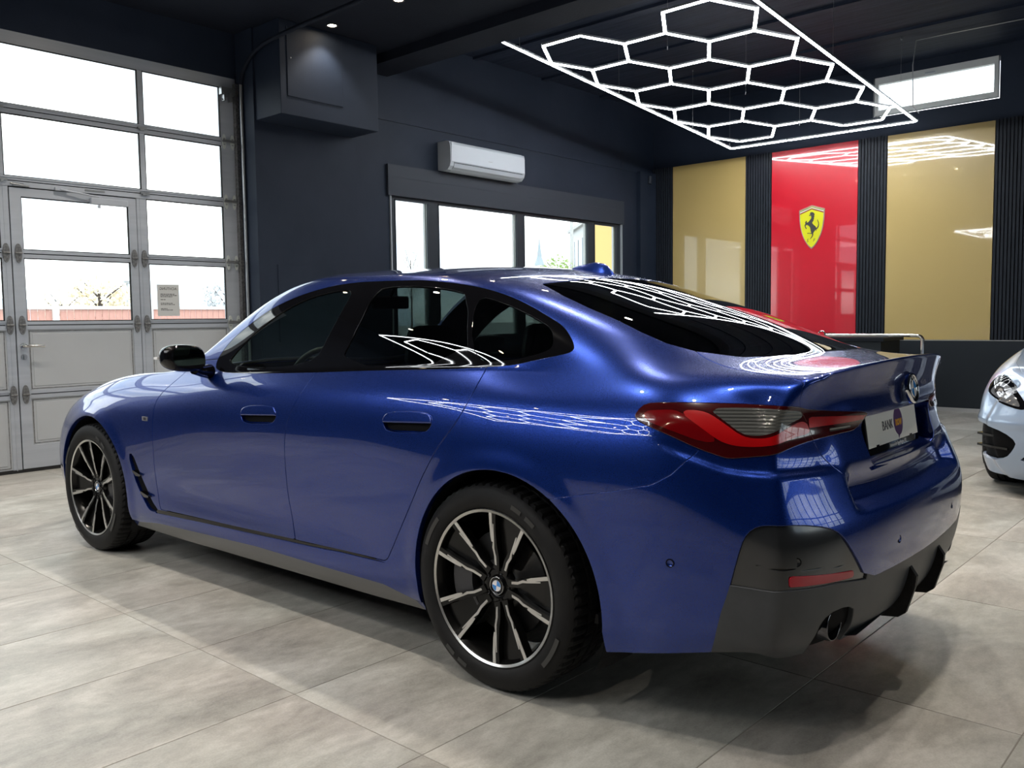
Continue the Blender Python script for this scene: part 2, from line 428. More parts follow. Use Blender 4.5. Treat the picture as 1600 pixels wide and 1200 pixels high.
def clip(M, sd):
    """keep where sd < 0"""
    V, N, T = M
    if len(T) == 0: return M
    sd = np.where(np.abs(sd) < 1e-7, 1e-7, sd)
    ins = sd[T] < 0; cnt = ins.sum(1)
    keep = T[cnt == 3]
    newv = []; newn = []; cache = {}
    base = len(V); out = []
    def cut(i, j):
        k = (i, j) if i < j else (j, i)
        if k in cache: return cache[k]
        t = sd[i] / (sd[i] - sd[j])
        newv.append(V[i] + (V[j] - V[i]) * t); nn = N[i] + (N[j] - N[i]) * t; newn.append(nn / (np.linalg.norm(nn) + 1e-12))
        cache[k] = base + len(newv) - 1; return cache[k]
    for tri, im in zip(T[(cnt == 1) | (cnt == 2)].tolist(), ins[(cnt == 1) | (cnt == 2)].tolist()):
        s = sum(im)
        if s == 1:
            r = im.index(True); a, b, c = tri[r], tri[(r + 1) % 3], tri[(r + 2) % 3]
            out.append((a, cut(a, b), cut(a, c)))
        else:
            r = im.index(False); a, b, c = tri[r], tri[(r + 1) % 3], tri[(r + 2) % 3]
            p, q = cut(a, b), cut(a, c)
            out.append((p, b, c)); out.append((p, c, q))
    if newv: V = np.vstack([V, newv]); N = np.vstack([N, newn])
    T2 = np.vstack([keep, np.array(out, int).reshape(-1, 3)]) if out else keep
    return compact((V, N, T2))

def merge(*Ms):
    Vs, Ns, Ts, o = [], [], [], 0
    for V, N, T in Ms:
        Vs.append(V); Ns.append(N); Ts.append(T + o); o += len(V)
    return np.vstack(Vs), np.vstack(Ns), np.vstack(Ts)

def proj2(V, how):
    if how == 'XZ': return V[:, [0, 2]]
    if how == 'XY': return V[:, [0, 1]]
    if how == 'YZ': return V[:, [1, 2]]
    if how == 'CYL': return np.stack([.85 * np.arctan2(V[:, 1], -(V[:, 0] + .15)), V[:, 2]], 1)
    if how == 'FCYL': return np.stack([.85 * np.arctan2(V[:, 1], (V[:, 0] - 2.75)), V[:, 2]], 1)

def P2(pts3, how):   # 3D picks -> 2D polygon points
    return [tuple(p) for p in proj2(np.array(pts3, float), how)]

def sdist(P, poly):
    poly = np.array(poly, float); n = len(poly)
    d = np.full(len(P), 1e9); inside = np.zeros(len(P), bool)
    for i in range(n):
        a, b = poly[i], poly[(i + 1) % n]; e = b - a; w = P - a
        t = np.clip((w @ e) / (e @ e + 1e-15), 0, 1); q = w - t[:, None] * e
        d = np.minimum(d, np.hypot(q[:, 0], q[:, 1]))
        c = (a[1] > P[:, 1]) != (b[1] > P[:, 1])
        with np.errstate(divide='ignore', invalid='ignore'):
            xi = (b[0] - a[0]) * (P[:, 1] - a[1]) / (b[1] - a[1]) + a[0]
        inside ^= c & (P[:, 0] < xi)
    return np.where(inside, -d, d)

def carve(M, poly, how, gap=.0018, mask=None):
    V = M[0]
    if len(V) == 0: return M, M
    sd = sdist(proj2(V, how), poly)
    if mask is not None: sd = np.where(mask(V), sd, np.maximum(np.abs(sd), .05))
    return clip(M, sd + gap), clip(M, -(sd) + gap)

def strip_small(M): return M

def flange(M, r=.0016, depth=.014, centre_open=True):
    """fillet and turn the border inwards"""
    V, N, T = M
    E = np.concatenate([T[:, [0, 1]], T[:, [1, 2]], T[:, [2, 0]]])
    key = np.sort(E, 1); _, idx, cnt = np.unique(key, axis=0, return_index=True, return_counts=True)
    B = E[idx[cnt == 1]]
    if centre_open: B = B[~((np.abs(V[B[:, 0], 1]) < 1e-4) & (np.abs(V[B[:, 1], 1]) < 1e-4))]
    if len(B) == 0: return M
    ids = np.unique(B); mp = {int(v): i for i, v in enumerate(ids)}
    t = np.zeros((len(ids), 3))
    for a, b in B:
        n = (N[a] + N[b]) / 2; o = np.cross(V[b] - V[a], n)
        t[mp[int(a)]] += o; t[mp[int(b)]] += o
    if centre_open:
        cy = np.abs(V[ids, 1]) < 1e-4; t[cy, 1] = 0
    t /= (np.linalg.norm(t, axis=1)[:, None] + 1e-12)
    n = N[ids]; v = V[ids]; o = len(V)
    r1 = v + t * r * .7 - n * r * .35; r2 = v + t * r - n * r; r3 = r2 - n * depth
    n1 = t * .6 + n * .8; n1 /= np.linalg.norm(n1, axis=1)[:, None]
    k = len(ids); F = []
    for a, b in B:
        ia, ib = mp[int(a)], mp[int(b)]
        ra = [int(a), o + ia, o + k + ia, o + 2 * k + ia]; rb = [int(b), o + ib, o + k + ib, o + 2 * k + ib]
        for q in range(3): F += [(ra[q], ra[q + 1], rb[q + 1]), (ra[q], rb[q + 1], rb[q])]
    return np.vstack([V, r1, r2, r3]), np.vstack([N, n1, t, t]), np.vstack([T, np.array(F, int)])

def mirror(M):
    V, N, T = M
    return V * [1, -1, 1], N * [1, -1, 1], T[:, ::-1]

def offset(M, d): return M[0] + M[1] * d, M[1], M[2]

def to_obj(name, M, m, parent):
    V, N, T = M
    me = bpy.data.meshes.new(name); me.vertices.add(len(V)); me.vertices.foreach_set('co', V.astype('f').ravel())
    me.loops.add(T.size); me.loops.foreach_set('vertex_index', T.astype('i').ravel())
    me.polygons.add(len(T)); me.polygons.foreach_set('loop_start', np.arange(0, T.size, 3, dtype='i'))
    me.update(calc_edges=True); me.polygons.foreach_set('use_smooth', np.ones(len(T), bool))
    me.normals_split_custom_set_from_vertices(N.astype('f'))
    for q in (m if isinstance(m, (list, tuple)) else [m]): me.materials.append(q)
    me.update()
    o = bpy.data.objects.new(name, me); COL.objects.link(o); o.parent = parent
    return o
PK = {
'dlo':[(1.784,0.79,1.03),(1.75,0.807,0.988),(1.512,0.819,0.987),(0.977,0.826,1.008),(0.655,0.824,1.025),(0.262,0.815,1.039),(0.091,0.807,1.05),(-0.013,0.797,1.058),(-0.107,0.78,1.078),(-0.194,0.76,1.095),(-0.225,0.748,1.105),(-0.22,0.734,1.123),(-0.191,0.715,1.151),(-0.144,0.692,1.187),(-0.086,0.685,1.213),(0.004,0.674,1.253),(0.094,0.666,1.287),(0.215,0.663,1.32),(0.339,0.663,1.341),(0.537,0.664,1.362),(0.603,0.668,1.363),(0.824,0.668,1.368),(0.982,0.669,1.365),(1.139,0.678,1.348),(1.303,0.69,1.316),(1.469,0.708,1.265),(1.625,0.739,1.179),(1.713,0.759,1.121)],
'glassF':[(1.692,0.802,1.009),(1.611,0.778,1.093),(1.502,0.755,1.17),(1.352,0.723,1.255),(1.198,0.701,1.309),(1.037,0.692,1.333),(0.901,0.693,1.337),(0.91,0.727,1.281),(0.955,0.778,1.16),(1.024,0.815,1.029)],
'glassR':[(0.861,0.815,1.036),(0.787,0.77,1.189),(0.757,0.698,1.332),(0.651,0.69,1.341),(0.513,0.687,1.336),(0.38,0.688,1.322),(0.264,0.694,1.298),(0.174,0.805,1.061)],
'glassQ':[(0.24,0.693,1.295),(0.131,0.692,1.273),(0.014,0.696,1.233),(-0.074,0.704,1.196),(-0.112,0.713,1.175),(-0.136,0.734,1.143),(-0.144,0.755,1.113),(-0.099,0.771,1.096),(-0.008,0.791,1.075),(0.156,0.805,1.061)],
'doorF':[(2.044,0.8,0.973),(2.077,0.835,0.931),(2.124,0.871,0.882),(2.157,0.891,0.836),(2.156,0.907,0.769),(2.163,0.91,0.615),(2.17,0.904,0.457),(2.158,0.901,0.365),(2.141,0.899,0.316)],
'doorM':[(0.971,0.818,1.023),(0.996,0.844,0.983),(1.015,0.874,0.933),(1.042,0.894,0.883),(1.066,0.902,0.841),(1.083,0.907,0.789),(1.099,0.907,0.736),(1.109,0.9,0.641),(1.11,0.894,0.546),(1.105,0.891,0.467),(1.095,0.891,0.4),(1.075,0.893,0.341)],
'doorR':[(0.092,0.805,1.054),(0.093,0.831,1.017),(0.098,0.863,0.972),(0.113,0.889,0.923),(0.142,0.905,0.872),(0.182,0.914,0.823),(0.227,0.919,0.772),(0.265,0.919,0.717),(0.308,0.915,0.659),(0.361,0.909,0.575),(0.416,0.904,0.49),(0.5,0.899,0.355)],
'sillstrip':[(2.141,0.899,0.316),(1.641,0.893,0.32),(1.071,0.893,0.331),(0.493,0.899,0.342)],
'sillstripB':[(2.159,0.897,0.288),(1.643,0.893,0.303),(1.071,0.893,0.317),(0.523,0.898,0.332)],
'sillgrey':[(2.235,0.886,0.235),(2.137,0.889,0.241),(1.351,0.889,0.259),(0.913,0.889,0.252),(0.535,0.89,0.249),(0.374,0.88,0.219)],
'archR':[(0.355,0.904,0.367),(0.305,0.91,0.518),(0.182,0.921,0.654),(0.039,0.927,0.728),(-0.057,0.927,0.739),(-0.173,0.926,0.714),(-0.248,0.923,0.667),(-0.32,0.918,0.59),(-0.389,0.912,0.483),(-0.427,0.905,0.393),(-0.447,0.887,0.278)],
'archF':[(3.212,0.892,0.432),(3.14,0.901,0.577),(3.026,0.903,0.681),(2.874,0.906,0.725),(2.707,0.916,0.686),(2.544,0.915,0.583),(2.489,0.909,0.423),(2.435,0.898,0.281)],
'rglass':[(0.084,0.523,1.332),(-0.046,0.562,1.287),(-0.167,0.582,1.243),(-0.275,0.592,1.206),(-0.382,0.609,1.165),(-0.475,0.611,1.129),(-0.565,0.583,1.104),(-0.621,0.542,1.094),(-0.676,0.501,1.085),(-0.719,0.414,1.084),(-0.768,0.237,1.086),(-0.786,0.04,1.09),(-0.768,-0.288,1.083)],
'rglasstop':[(0.084,0.523,1.332),(0.076,0.398,1.348),(0.053,0.318,1.352),(0.052,0.099,1.365)],
'lid':[(-.565,.583,1.104),(-.60,.600,1.088),(-.66,.616,1.072),(-.74,.630,1.058),(-.83,.641,1.044),(-.88,.651,1.028),(-.90,.659,1.006),(-.91,.661,.98),(-.918,.652,.955),(-.93,.630,.918),(-.939,.612,.866),(-.965,.575,.813),(-.985,.541,.776),(-.998,.517,.754),(-1.014,.497,.724)],
'lidbot':[(-1.016,0.501,0.719),(-1.037,0.348,0.715),(-1.054,0.096,0.711),(-1.054,-0.079,0.711)],
'light':[(-0.524,0.866,0.927),(-0.527,0.857,0.944),(-0.545,0.842,0.966),(-0.602,0.827,0.971),(-0.73,0.77,0.97),(-0.853,0.713,0.966),(-0.916,0.663,0.962),(-0.929,0.617,0.95),(-0.96,0.478,0.936),(-0.979,0.311,0.921),(-0.979,0.321,0.908),(-0.976,0.378,0.879),(-0.974,0.412,0.873),(-0.963,0.494,0.872),(-0.938,0.619,0.866),(-0.918,0.691,0.855),(-0.892,0.756,0.836),(-0.835,0.79,0.829),(-0.792,0.815,0.824),(-0.773,0.823,0.829),(-0.712,0.845,0.849),(-0.624,0.865,0.887),(-0.545,0.87,0.914)],
'lens':[(-0.715,0.792,0.955),(-0.766,0.787,0.92),(-0.81,0.778,0.889),(-0.84,0.763,0.885),(-0.869,0.747,0.889),(-0.892,0.718,0.905),(-0.91,0.674,0.922),(-0.921,0.641,0.932),(-0.917,0.657,0.953),(-0.793,0.743,0.958)],
'redband':[(-0.641,0.83,0.95),(-0.707,0.799,0.951),(-0.76,0.791,0.919),(-0.808,0.781,0.884),(-0.842,0.766,0.878),(-0.878,0.745,0.882),(-0.902,0.698,0.907),(-0.922,0.639,0.925),(-0.936,0.613,0.886),(-0.914,0.683,0.88),(-0.893,0.738,0.864),(-0.853,0.769,0.857),(-0.801,0.797,0.858),(-0.762,0.813,0.87),(-0.71,0.824,0.906)],
'seam':[(-0.25,0.923,0.667),(-0.357,0.92,0.691),(-0.487,0.913,0.719),(-0.597,0.9,0.746),(-0.651,0.883,0.778),(-0.696,0.857,0.828),(-0.711,0.846,0.847)],
'black':[(-0.78,0.853,0.394),(-0.807,0.853,0.47),(-0.832,0.849,0.572),(-0.847,0.843,0.625),(-0.866,0.834,0.65),(-0.896,0.822,0.663),(-0.965,0.758,0.661),(-1.008,0.669,0.643),(-1.026,0.626,0.62),(-1.043,0.573,0.557),(-1.051,0.495,0.468),(-1.071,0.297,0.468),(-1.078,-0.006,0.464)],
'insertbot':[(-0.821,0.851,0.491),(-0.925,0.824,0.487),(-0.953,0.8,0.489),(-1.024,0.638,0.485),(-1.051,0.495,0.468)],
'refl':[(-0.955,0.799,0.528),(-1.042,0.568,0.507),(-1.042,0.558,0.487),(-0.956,0.796,0.499)],
'arcd':[(-0.9,0.804,0.328),(-0.968,0.759,0.413),(-1.004,0.69,0.45),(-1.024,0.628,0.461),(-1.048,0.506,0.458)],
'exh':[(-1.007,0.609,0.358),(-0.98,0.631,0.317),(-1.026,0.565,0.39)],
'vent':[(2.418,.9,.566),(2.375,.9,.455),(2.325,.9,.375),(2.275,.9,.32),(2.24,.9,.293),(2.165,.9,.298),(2.165,.9,.312),(2.215,.9,.345),(2.265,.9,.41),(2.325,.9,.50),(2.368,.9,.570)],
'handleF':[(1.411,0.895,0.863),(1.162,0.894,0.876),(1.149,0.906,0.805),(1.398,0.907,0.789)],
'handleR':[(0.507,0.895,0.89),(0.268,0.893,0.904),(0.252,0.91,0.835),(0.495,0.908,0.817)],
'badge':[(2.262,0.907,0.763),(2.202,0.91,0.745)],
'shelf':[(-1.004,0.519,0.739),(-1.034,0.502,0.677),(-1.053,0.467,0.637),(-1.069,0.301,0.647),(-1.075,0.066,0.658),(-1.058,-0.281,0.68)],
'ridge':[(-0.612,0.878,0.853),(-0.7,0.858,0.818),(-0.781,0.831,0.791),(-0.827,0.811,0.784),(-0.886,0.782,0.786),(-0.949,0.679,0.781),(-0.973,0.605,0.772)],
'emb':[(-0.998,-0.048,0.977)],
'plate':[(-0.977,0.338,0.908),(-0.991,-0.085,0.904),(-1.015,-0.1,0.799),(-1.0,0.346,0.802)],
'sensor':[(-0.652,0.888,0.533),(-1.077,0.294,0.547),(-0.969,0.778,0.563)],
}
# ------------------------------------------------------------------ the blue car
WHEELS = {}
def merge_mirror(X): return merge(X, mirror(X))

def build_wheel_meshes():
    """wheel around the origin, axle along +Y (outer face at y=+.1275)"""
    D = {}
    # tyre
    R = .343; W = .1275
    prof = [(.252, W - .020), (.262, W - .006), (.275, W + .001), (.292, W + .003), (.308, W + .000), (.321, W - .006), (.332, W - .014), (.3385, W - .024),
            (.3405, W - .036), (.341, W - .0365), (.3415, W - .060), (.342, W - .074), (.333, W - .0745), (.333, W - .0835), (.3425, W - .084), (.343, W - .118),
            (.334, W - .1185), (.334, W - .1275)]
    prof = prof + [(r, -y) for r, y in prof[::-1][1:]]
    n = 192; b = MB(); vs = []; m = len(prof)
    for k in range(n):
        t = 2 * math.pi * k / n; c, s = math.cos(t), math.sin(t)
        for i, (r, y) in enumerate(prof):
            rr = r
            ii = min(i, m - 1 - i)
            if ii in (7, 8, 9, 10, 11) and k % 3 == 0: rr = r - .006
            if ii in (14,) and k % 4 == 2: rr = r - .004
            if ii == 4 and False: rr = r
            vs.append((rr * c, y, rr * s))
    fs = []
    for k in range(n):
        k2 = (k + 1) % n
        for i in range(m - 1): fs.append((k2 * m + i, k2 * m + i + 1, k * m + i + 1, k * m + i))
    b.add(vs, fs, 0, True)
    for q, f in enumerate(fs):
        ii = q % (m - 1)
        if 6 <= ii <= m - 8: b.sm[q] = False
    # moulded band marks on the sidewall
    for a0, a1 in ((20, 42), (200, 222), (110, 118), (122, 130), (290, 298), (302, 310)):
        pts = [math.radians(a0 + (a1 - a0) * q / 8) for q in range(9)]
        v = []; f = []
        for q, t in enumerate(pts):
            for r in (.291, .306): v.append((r * math.cos(t), W + .0048, r * math.sin(t)))
        for q in range(8): f.append((2 * q, 2 * q + 2, 2 * q + 3, 2 * q + 1))
        b.add(v, f, 1)
    D['tire'] = b.mesh('tire', [M['rubber'], M['rubber_mark']])
    # rim barrel + lip
    b = MB(); Y = W - .007
    b.lathe([(.2545, Y - .012), (.2605, Y - .002), (.2600, Y + .001), (.2565, Y + .0015), (.2555, Y - .001), (.2475, Y - .001), (.2465, Y - .006), (.240, Y - .014), (.232, Y - .06), (.226, Y - .10), (.222, Y - .16), (.235, Y - .20), (.250, Y - .225)],
            n=96, mats=[0, 0, 0, 1, 1, 0, 0, 0, 0, 0, 0, 0])
    D['rim'] = b.mesh('rim', [M['wheel_black'], M['machined']])
    # one V spoke, pointing along +X (radial u, lateral w)
    b = MB()
    def yface(u): return Y - .002 - .030 * (1 - min(1, max(0, (u - .06) / .185))) ** 1.3
    def strip(pts, mi, lift, thick):
        """pts: list of (u, w0, w1)"""
        top = []; 
        for u, w0, w1 in pts: top.append(((u, yface(u) + lift, w0), (u, yface(u) + lift, w1)))
        v = []; f = []
        for a, c in top:
            v += [a, c, (a[0], a[1] - thick, a[2] * 1.0), (c[0], c[1] - thick, c[2])]
        for i in range(len(top) - 1):
            o = 4 * i; p = o + 4
            f += [(o, o + 1, p + 1, p), (o, p, p + 2, o + 2), (o + 1, o + 3, p + 3, p + 1), (o + 2, p + 2, p + 3, o + 3)]
        f += [(0, 2, 3, 1), (len(v) - 4, len(v) - 3, len(v) - 1, len(v) - 2)]
        b.add(v, f, mi)
    for s in (1, -1):
        body = [(.050, s * .004, s * .030), (.075, s * .008, s * .030), (.100, s * .012, s * .034), (.140, s * .026, s * .050), (.190, s * .039, s * .063), (.249, s * .050, s * .079)]
        strip(body, 0, 0, .034)
        # machined faces: long one from the rim on the window side, slimmer one towards the hub
        strip([(.142, s * .0440, s * .0490), (.160, s * .0440, s * .0560), (.200, s * .0545, s * .0665), (.2475, s * .0655, s * .0790)], 1, .0012, .002)
        strip([(.066, s * .0170, s * .0250), (.098, s * .0225, s * .0315), (.122, s * .0330, s * .0420), (.142, s * .0365, s * .0425), (.205, s * .0490, s * .0530)], 1, .0014, .002)
    strip([(.045, -.020, .020), (.12, -.022, .022), (.20, -.038, .038), (.249, -.050, .050)], 0, -.022, .02)
    D['spoke'] = b.mesh('spoke', [M['wheel_black'], M['machined']])
    # hub
    b = MB()
    b.lathe([(.0, Y - .045), (.030, Y - .045), (.034, Y - .036), (.060, Y - .037), (.068, Y - .046), (.070, Y - .085)], n=40)
    for k in range(5):
        a = math.radians(72 * k + 36)
        st = len(b.v); b.lathe([(.009, Y - .034), (.009, Y - .0355), (.0, Y - .036)], origin=(.047 * math.cos(a), 0, .047 * math.sin(a)), n=10, mi=0)
    D['hub'] = b.mesh('hub', [M['wheel_black']])
    # cap with roundel
    b = MB(); yc = Y - .031; seg = 32
    b.lathe([(0, yc), (.0175, yc), (.0175, yc + .0004), (.0185, yc + .0004), (.0275, yc), (.0275, yc + .001), (.0290, yc + .001), (.0310, yc - .012)], n=seg, mats=[2, 1, 1, 0, 3, 3, 0])
    for k in range(4):
        v = [(0, yc + .0006, 0)]; a0 = math.radians(90 * k + 8)
        for q in range(9): a = a0 + math.radians(90) * q / 8; v.append((.0175 * math.cos(a), yc + .0006, .0175 * math.sin(a)))
        b.add(v, [(0, q + 1, q) if False else (0, q, q + 1) for q in range(1, 9)], 2 if k % 2 else 1)
    D['centre_cap'] = b.mesh('centre_cap', [M['gloss_black'], M['bmw_white'], M['bmw_blue'], M['chrome']])
    # brake disc + caliper
    b = MB(); yd = .045
    b.lathe([(.06, yd + .02), (.085, yd + .02), (.085, yd), (.172, yd), (.174, yd - .005), (.174, yd - .028), (.09, yd - .028)], n=64)
    D['brake_disc'] = b.mesh('brake_disc', [M['steel']])
    b = MB(); pts = []
    for a in range(-34, 35, 6): pts.append((.202 * math.cos(math.radians(a)), .202 * math.sin(math.radians(a))))
    for a in range(34, -35, -6): pts.append((.118 * math.cos(math.radians(a)), .118 * math.sin(math.radians(a))))
    b.prism(pts, 1, yd - .05, yd + .035)
    D['brake_caliper'] = b.mesh('brake_caliper', [M['caliper']])
    return D

def place_wheel(D, parent, x, side, ang, calang, y=.785, z=.342, steer=0):
    w = empty('wheel', (x, side * y, z), 0 if side > 0 else math.pi, parent); w.rotation_euler = (0, 0, (0 if side > 0 else math.pi) + steer)
    link('tire', D['tire'], w); link('rim', D['rim'], w); link('hub', D['hub'], w); link('centre_cap', D['centre_cap'], w); link('brake_disc', D['brake_disc'], w)
    c = link('brake_caliper', D['brake_caliper'], w); c.rotation_euler = (0, math.radians(calang), 0)
    for k in range(5):
        s = link('spoke', D['spoke'], w); s.rotation_euler = (0, -math.radians(ang + 72 * k), 0)
    return w

def build_blue_car():
    car = empty('car', CAR_LOC, CAR_YAW)
    tag(car, 'dark blue metallic four-door coupe with black alloy wheels, seen from behind its left side', 'car')
    V, Q = master_surface(blue_cage(), 4)
    # ---- relief on the dense surface
    N = vnormals(V, Q)
    ay = np.abs(V[:, 1]); x, z = V[:, 0].copy(), V[:, 2].copy()
    side = (ay > .6) & (z < 1.0)
    for cx, cz, r in ((-.045, .345, .392), (2.835, .343, .388)):
        d = np.hypot(x - cx, z - cz) - r
        f = (1 - sstep(.0, .075, d)) * side * (z > .22)
        V += N * (f * .007)[:, None]
    g = 1 - sstep(.455, .535, ay)
    ins = sstep(.652, .680, z) * (1 - sstep(.70, .80, z)) * g * (x < -.85)
    V[:, 0] += .046 * ins
    V[:, 0] -= .010 * np.exp(-((z - .925) / .03) ** 2) * (1 - sstep(.40, .60, ay)) * (x < -.85)
    # lower body tuck on the doors and crease above the skirt
    f = np.exp(-((z - .40) / .085) ** 2) * sstep(.45, .8, x) * (1 - sstep(2.0, 2.4, x)) * side
    V -= N * (f * .010)[:, None]
    # bumper ridge under the lamps
    zr = .782 + .35 * np.clip(-x - .55, -.3, 1) * 0
    zr = np.interp(-x, [.60, .70, .78, .83, .95, 1.0], [.853, .818, .791, .784, .781, .772])
    dd = z - zr
    f = sstep(-.004, .016, dd) * (1 - sstep(.03, .10, dd)) * sstep(.58, .70, -x) * sstep(.50, .60, ay)
    V -= N * (f * .011)[:, None]
    N = vnormals(V, Q)
    H = half(V, Q, N)
    if np.sum(H[1] * (H[0] - [1.3, 0, .6])) < 0: H = (H[0], -H[1], H[2][:, ::-1])
    H[1][np.abs(H[0][:, 1]) < 1e-4, 1] = 0
    H[1][:] = H[1] / np.linalg.norm(H[1], axis=1)[:, None]
    # test winding
    v, n, t = H; fn = np.cross(v[t[:, 1]] - v[t[:, 0]], v[t[:, 2]] - v[t[:, 0]])
    if np.sum(fn * n[t[:, 0]]) < 0: H = (v, n, t[:, ::-1])

    parts = {}
    def circle(cx, cz, r, n=72): return [(cx + r * math.cos(2 * math.pi * k / n), cz + r * math.sin(2 * math.pi * k / n)) for k in range(n)]
    def arch_poly(cx, cz, r, lo=.05):
        p = [(cx + r * math.cos(a), cz + r * math.sin(a)) for a in np.linspace(math.radians(-8), math.radians(188), 60)]
        return p + [(cx - r * 1.0, lo), (cx + r * 1.0, lo)]
    rest = H
    lowm = lambda V: (V[:, 1] > .3) & (V[:, 2] < .95)
    _, rest = carve(rest, arch_poly(-.045, .345, .392), 'XZ', 0, lowm)
    _, rest = carve(rest, arch_poly(2.835, .343, .388), 'XZ', 0, lowm)
    up = lambda V: (V[:, 2] > .93) & (V[:, 1] > .5)
    dlo = smooth_poly(P2(PK['dlo'], 'XZ'), 2)
    band, rest = carve(rest, dlo, 'XZ', .0008, up)
    frame_src = rest
    gF, band = carve(band, smooth_poly(P2(PK['glassF'], 'XZ'), 2), 'XZ', .0006)
    gR, band = carve(band, smooth_poly(P2(PK['glassR'], 'XZ'), 1), 'XZ', .0006)
    gQ, band = carve(band, smooth_poly(P2(PK['glassQ'], 'XZ'), 2), 'XZ', .0006)
    top = lambda V: (V[:, 2] > .93)
    rg = [(.052, -.1)] + [(.055, .10), (.056, .32), (.066, .40), (.088, .515)] + [tuple(q[:2]) for q in PK['rglass'][1:12]] + [(-.79, -.1)]
    rglass, rest = carve(rest, rg, 'XY', .0012, top)
    ws = [(1.400, -.1), (1.398, .2), (1.375, .40), (1.33, .525), (1.45, .575), (1.72, .645), (1.98, .708), (2.14, .705), (2.25, .55), (2.31, .32), (2.335, -.1)]
    ws = [ws[0]] + smooth_poly(ws[1:-1], 2, False) + [ws[-1]]
    wscr, rest = carve(rest, ws, 'XY', .0012, top)
    underlay_src = rest
    hood = [(2.36, -.1), (2.33, .34), (2.27, .57), (2.19, .735), (2.5, .742), (2.85, .728), (3.12, .69), (3.36, .60), (3.50, .42), (3.575, .2), (3.585, -.1)]
    hood = [hood[0]] + smooth_poly(hood[1:-1], 2, False) + [hood[-1]]
    hd, rest = carve(rest, hood, 'XY', .002, lambda V: V[:, 2] > .70)
    cowl, rest = carve(rest, [(2.0, -.1), (2.05, .78), (2.45, .72), (2.45, -.1)], 'XY', .0006, lambda V: (V[:, 2] > .955) & (V[:, 0] > 2.05) & (V[:, 1] < .70))
    roof, rest = carve(rest, [(-.2, -.1), (-.2, .52), (.10, .545), (.5, .566), (1.0, .566), (1.33, .545), (1.5, .5), (1.6, -.1)], 'XY', .0008, lambda V: V[:, 2] > 1.2)
    sidem = lambda V: (V[:, 1] > .6)
    strip_b = [(q[0], q[2]) for q in PK['sillstrip']]; strip_l = [(q[0], q[2]) for q in PK['sillstripB']]
    dF = [(q[0], q[2]) for q in PK['doorF']]; dM = [(q[0], q[2]) for q in PK['doorM']]; dR = [(q[0], q[2]) for q in PK['doorR']]
    dF = [(2.0, 1.03)] + smooth_poly(dF, 1, False); dMs = [(.90, 1.10)] + smooth_poly(dM, 1, False); dRs = [(.06, 1.11)] + smooth_poly(dR, 1, False)
    zbot = lambda xx: float(np.interp(xx, [.493, 1.071, 1.641, 2.141], [.342, .331, .320, .316]))
    # black sill strip
    vent = [(q[0], q[2]) for q in PK['vent']]
    sill_line = [(2.175, .312), (1.641, .320), (1.071, .331), (.493, .342), (.523, .333), (1.071, .317), (1.643, .303), (2.20, .290)]
    sstrip, rest = carve(rest, sill_line, 'XZ', .0004, sidem)
    ventp, rest = carve(rest, smooth_poly(vent, 1), 'XZ', .0004, sidem)
    def zb(pts): return pts
    pf = dF + [(q, zbot(q)) for q in (2.0, 1.6, 1.3)] + [(dMs[-1][0], zbot(dMs[-1][0]))] + dMs[::-1]
    doorF, rest = carve(rest, pf, 'XZ', .0027, sidem)
    pr = dMs + [(dMs[-1][0], zbot(dMs[-1][0])), (.8, zbot(.8)), (.52, zbot(.52))] + dRs[::-1]
    doorR, rest = carve(rest, pr, 'XZ', .0027, sidem)
    skirt = [(q[0], q[2]) for q in PK['sillgrey']]
    skirt = [(2.46, .18), (2.40, .215)] + skirt + [(.30, .10), (2.46, .10)]
    sk, rest = carve(rest, skirt, 'XZ', .0008, sidem)
    # tail lamps
    lamp, rest = carve(rest, smooth_poly(P2(PK['light'], 'CYL'), 1), 'CYL', .0016, lambda V: (V[:, 0] < -.45) & (V[:, 2] > .7))
    lidc = [(q[1], q[2]) for q in PK['lid']]
    lidp = [(-.1, 1.30), (.45, 1.30), (.575, 1.13)] + lidc + [(.480, .716), (.3, .712), (-.1, .710)]
    tailm = lambda V: (V[:, 0] < -.50) & (V[:, 2] > .5)
    lid, rest = carve(rest, lidp, 'YZ', .0022, tailm)
    lampin, lampout = carve(lamp, lidp, 'YZ', .0012, tailm)
    # black lower insert / diffuser
    blk = P2([(-.765, .86, .255)] + [tuple(q) for q in PK['black']], 'CYL')
    c0 = P2([(-1.07, .0, .462)], 'CYL')[0]
    blk = smooth_poly(blk, 1, False) + [(-.2, c0[1]), (-.2, .05), (blk[0][0], .05)]
    blkp, rest = carve(rest, blk, 'CYL', .0012, lambda V: (V[:, 0] < -.5) & (V[:, 2] < .75))
    ib = P2(PK['insertbot'], 'CYL')
    insp = [(ib[0][0] + .10, ib[0][1] + .002)] + ib + [(ib[-1][0] - .01, .9), (ib[0][0] + .10, .9)]
    insert, diff = carve(blkp, insp, 'CYL', .0012)
    rf = P2(PK['refl'], 'CYL')
    refl, insert = carve(insert, rf, 'CYL', .0012)
    gl_ = P2([(-.870, .833, .556), (-.955, .800, .550), (-1.0, .69, .540), (-1.034, .59, .530), (-1.034, .59, .524), (-1.0, .69, .533), (-.955, .800, .541), (-.870, .833, .549)], 'CYL')
    groove, insert = carve(insert, gl_, 'CYL', .0)
    seam = [(q[0], q[2]) for q in PK['seam']]
    bp = [(-.10, .63), (-.2, .655)] + seam + [(-.735, .93), (-1.3, .93), (-1.3, .05), (-.10, .05)]
    bump, rest = carve(rest, bp, 'XZ', .0020, lambda V: V[:, 0] < .1)
    # front end
    fb = [(3.10, .30), (3.19, .44), (3.24, .60), (3.30, .66), (3.42, .70), (3.62, .85), (3.9, .85), (3.9, .05), (3.05, .05)]
    fbump, rest = carve(rest, fb, 'XZ', .0014, lambda V: V[:, 0] > 2.9)
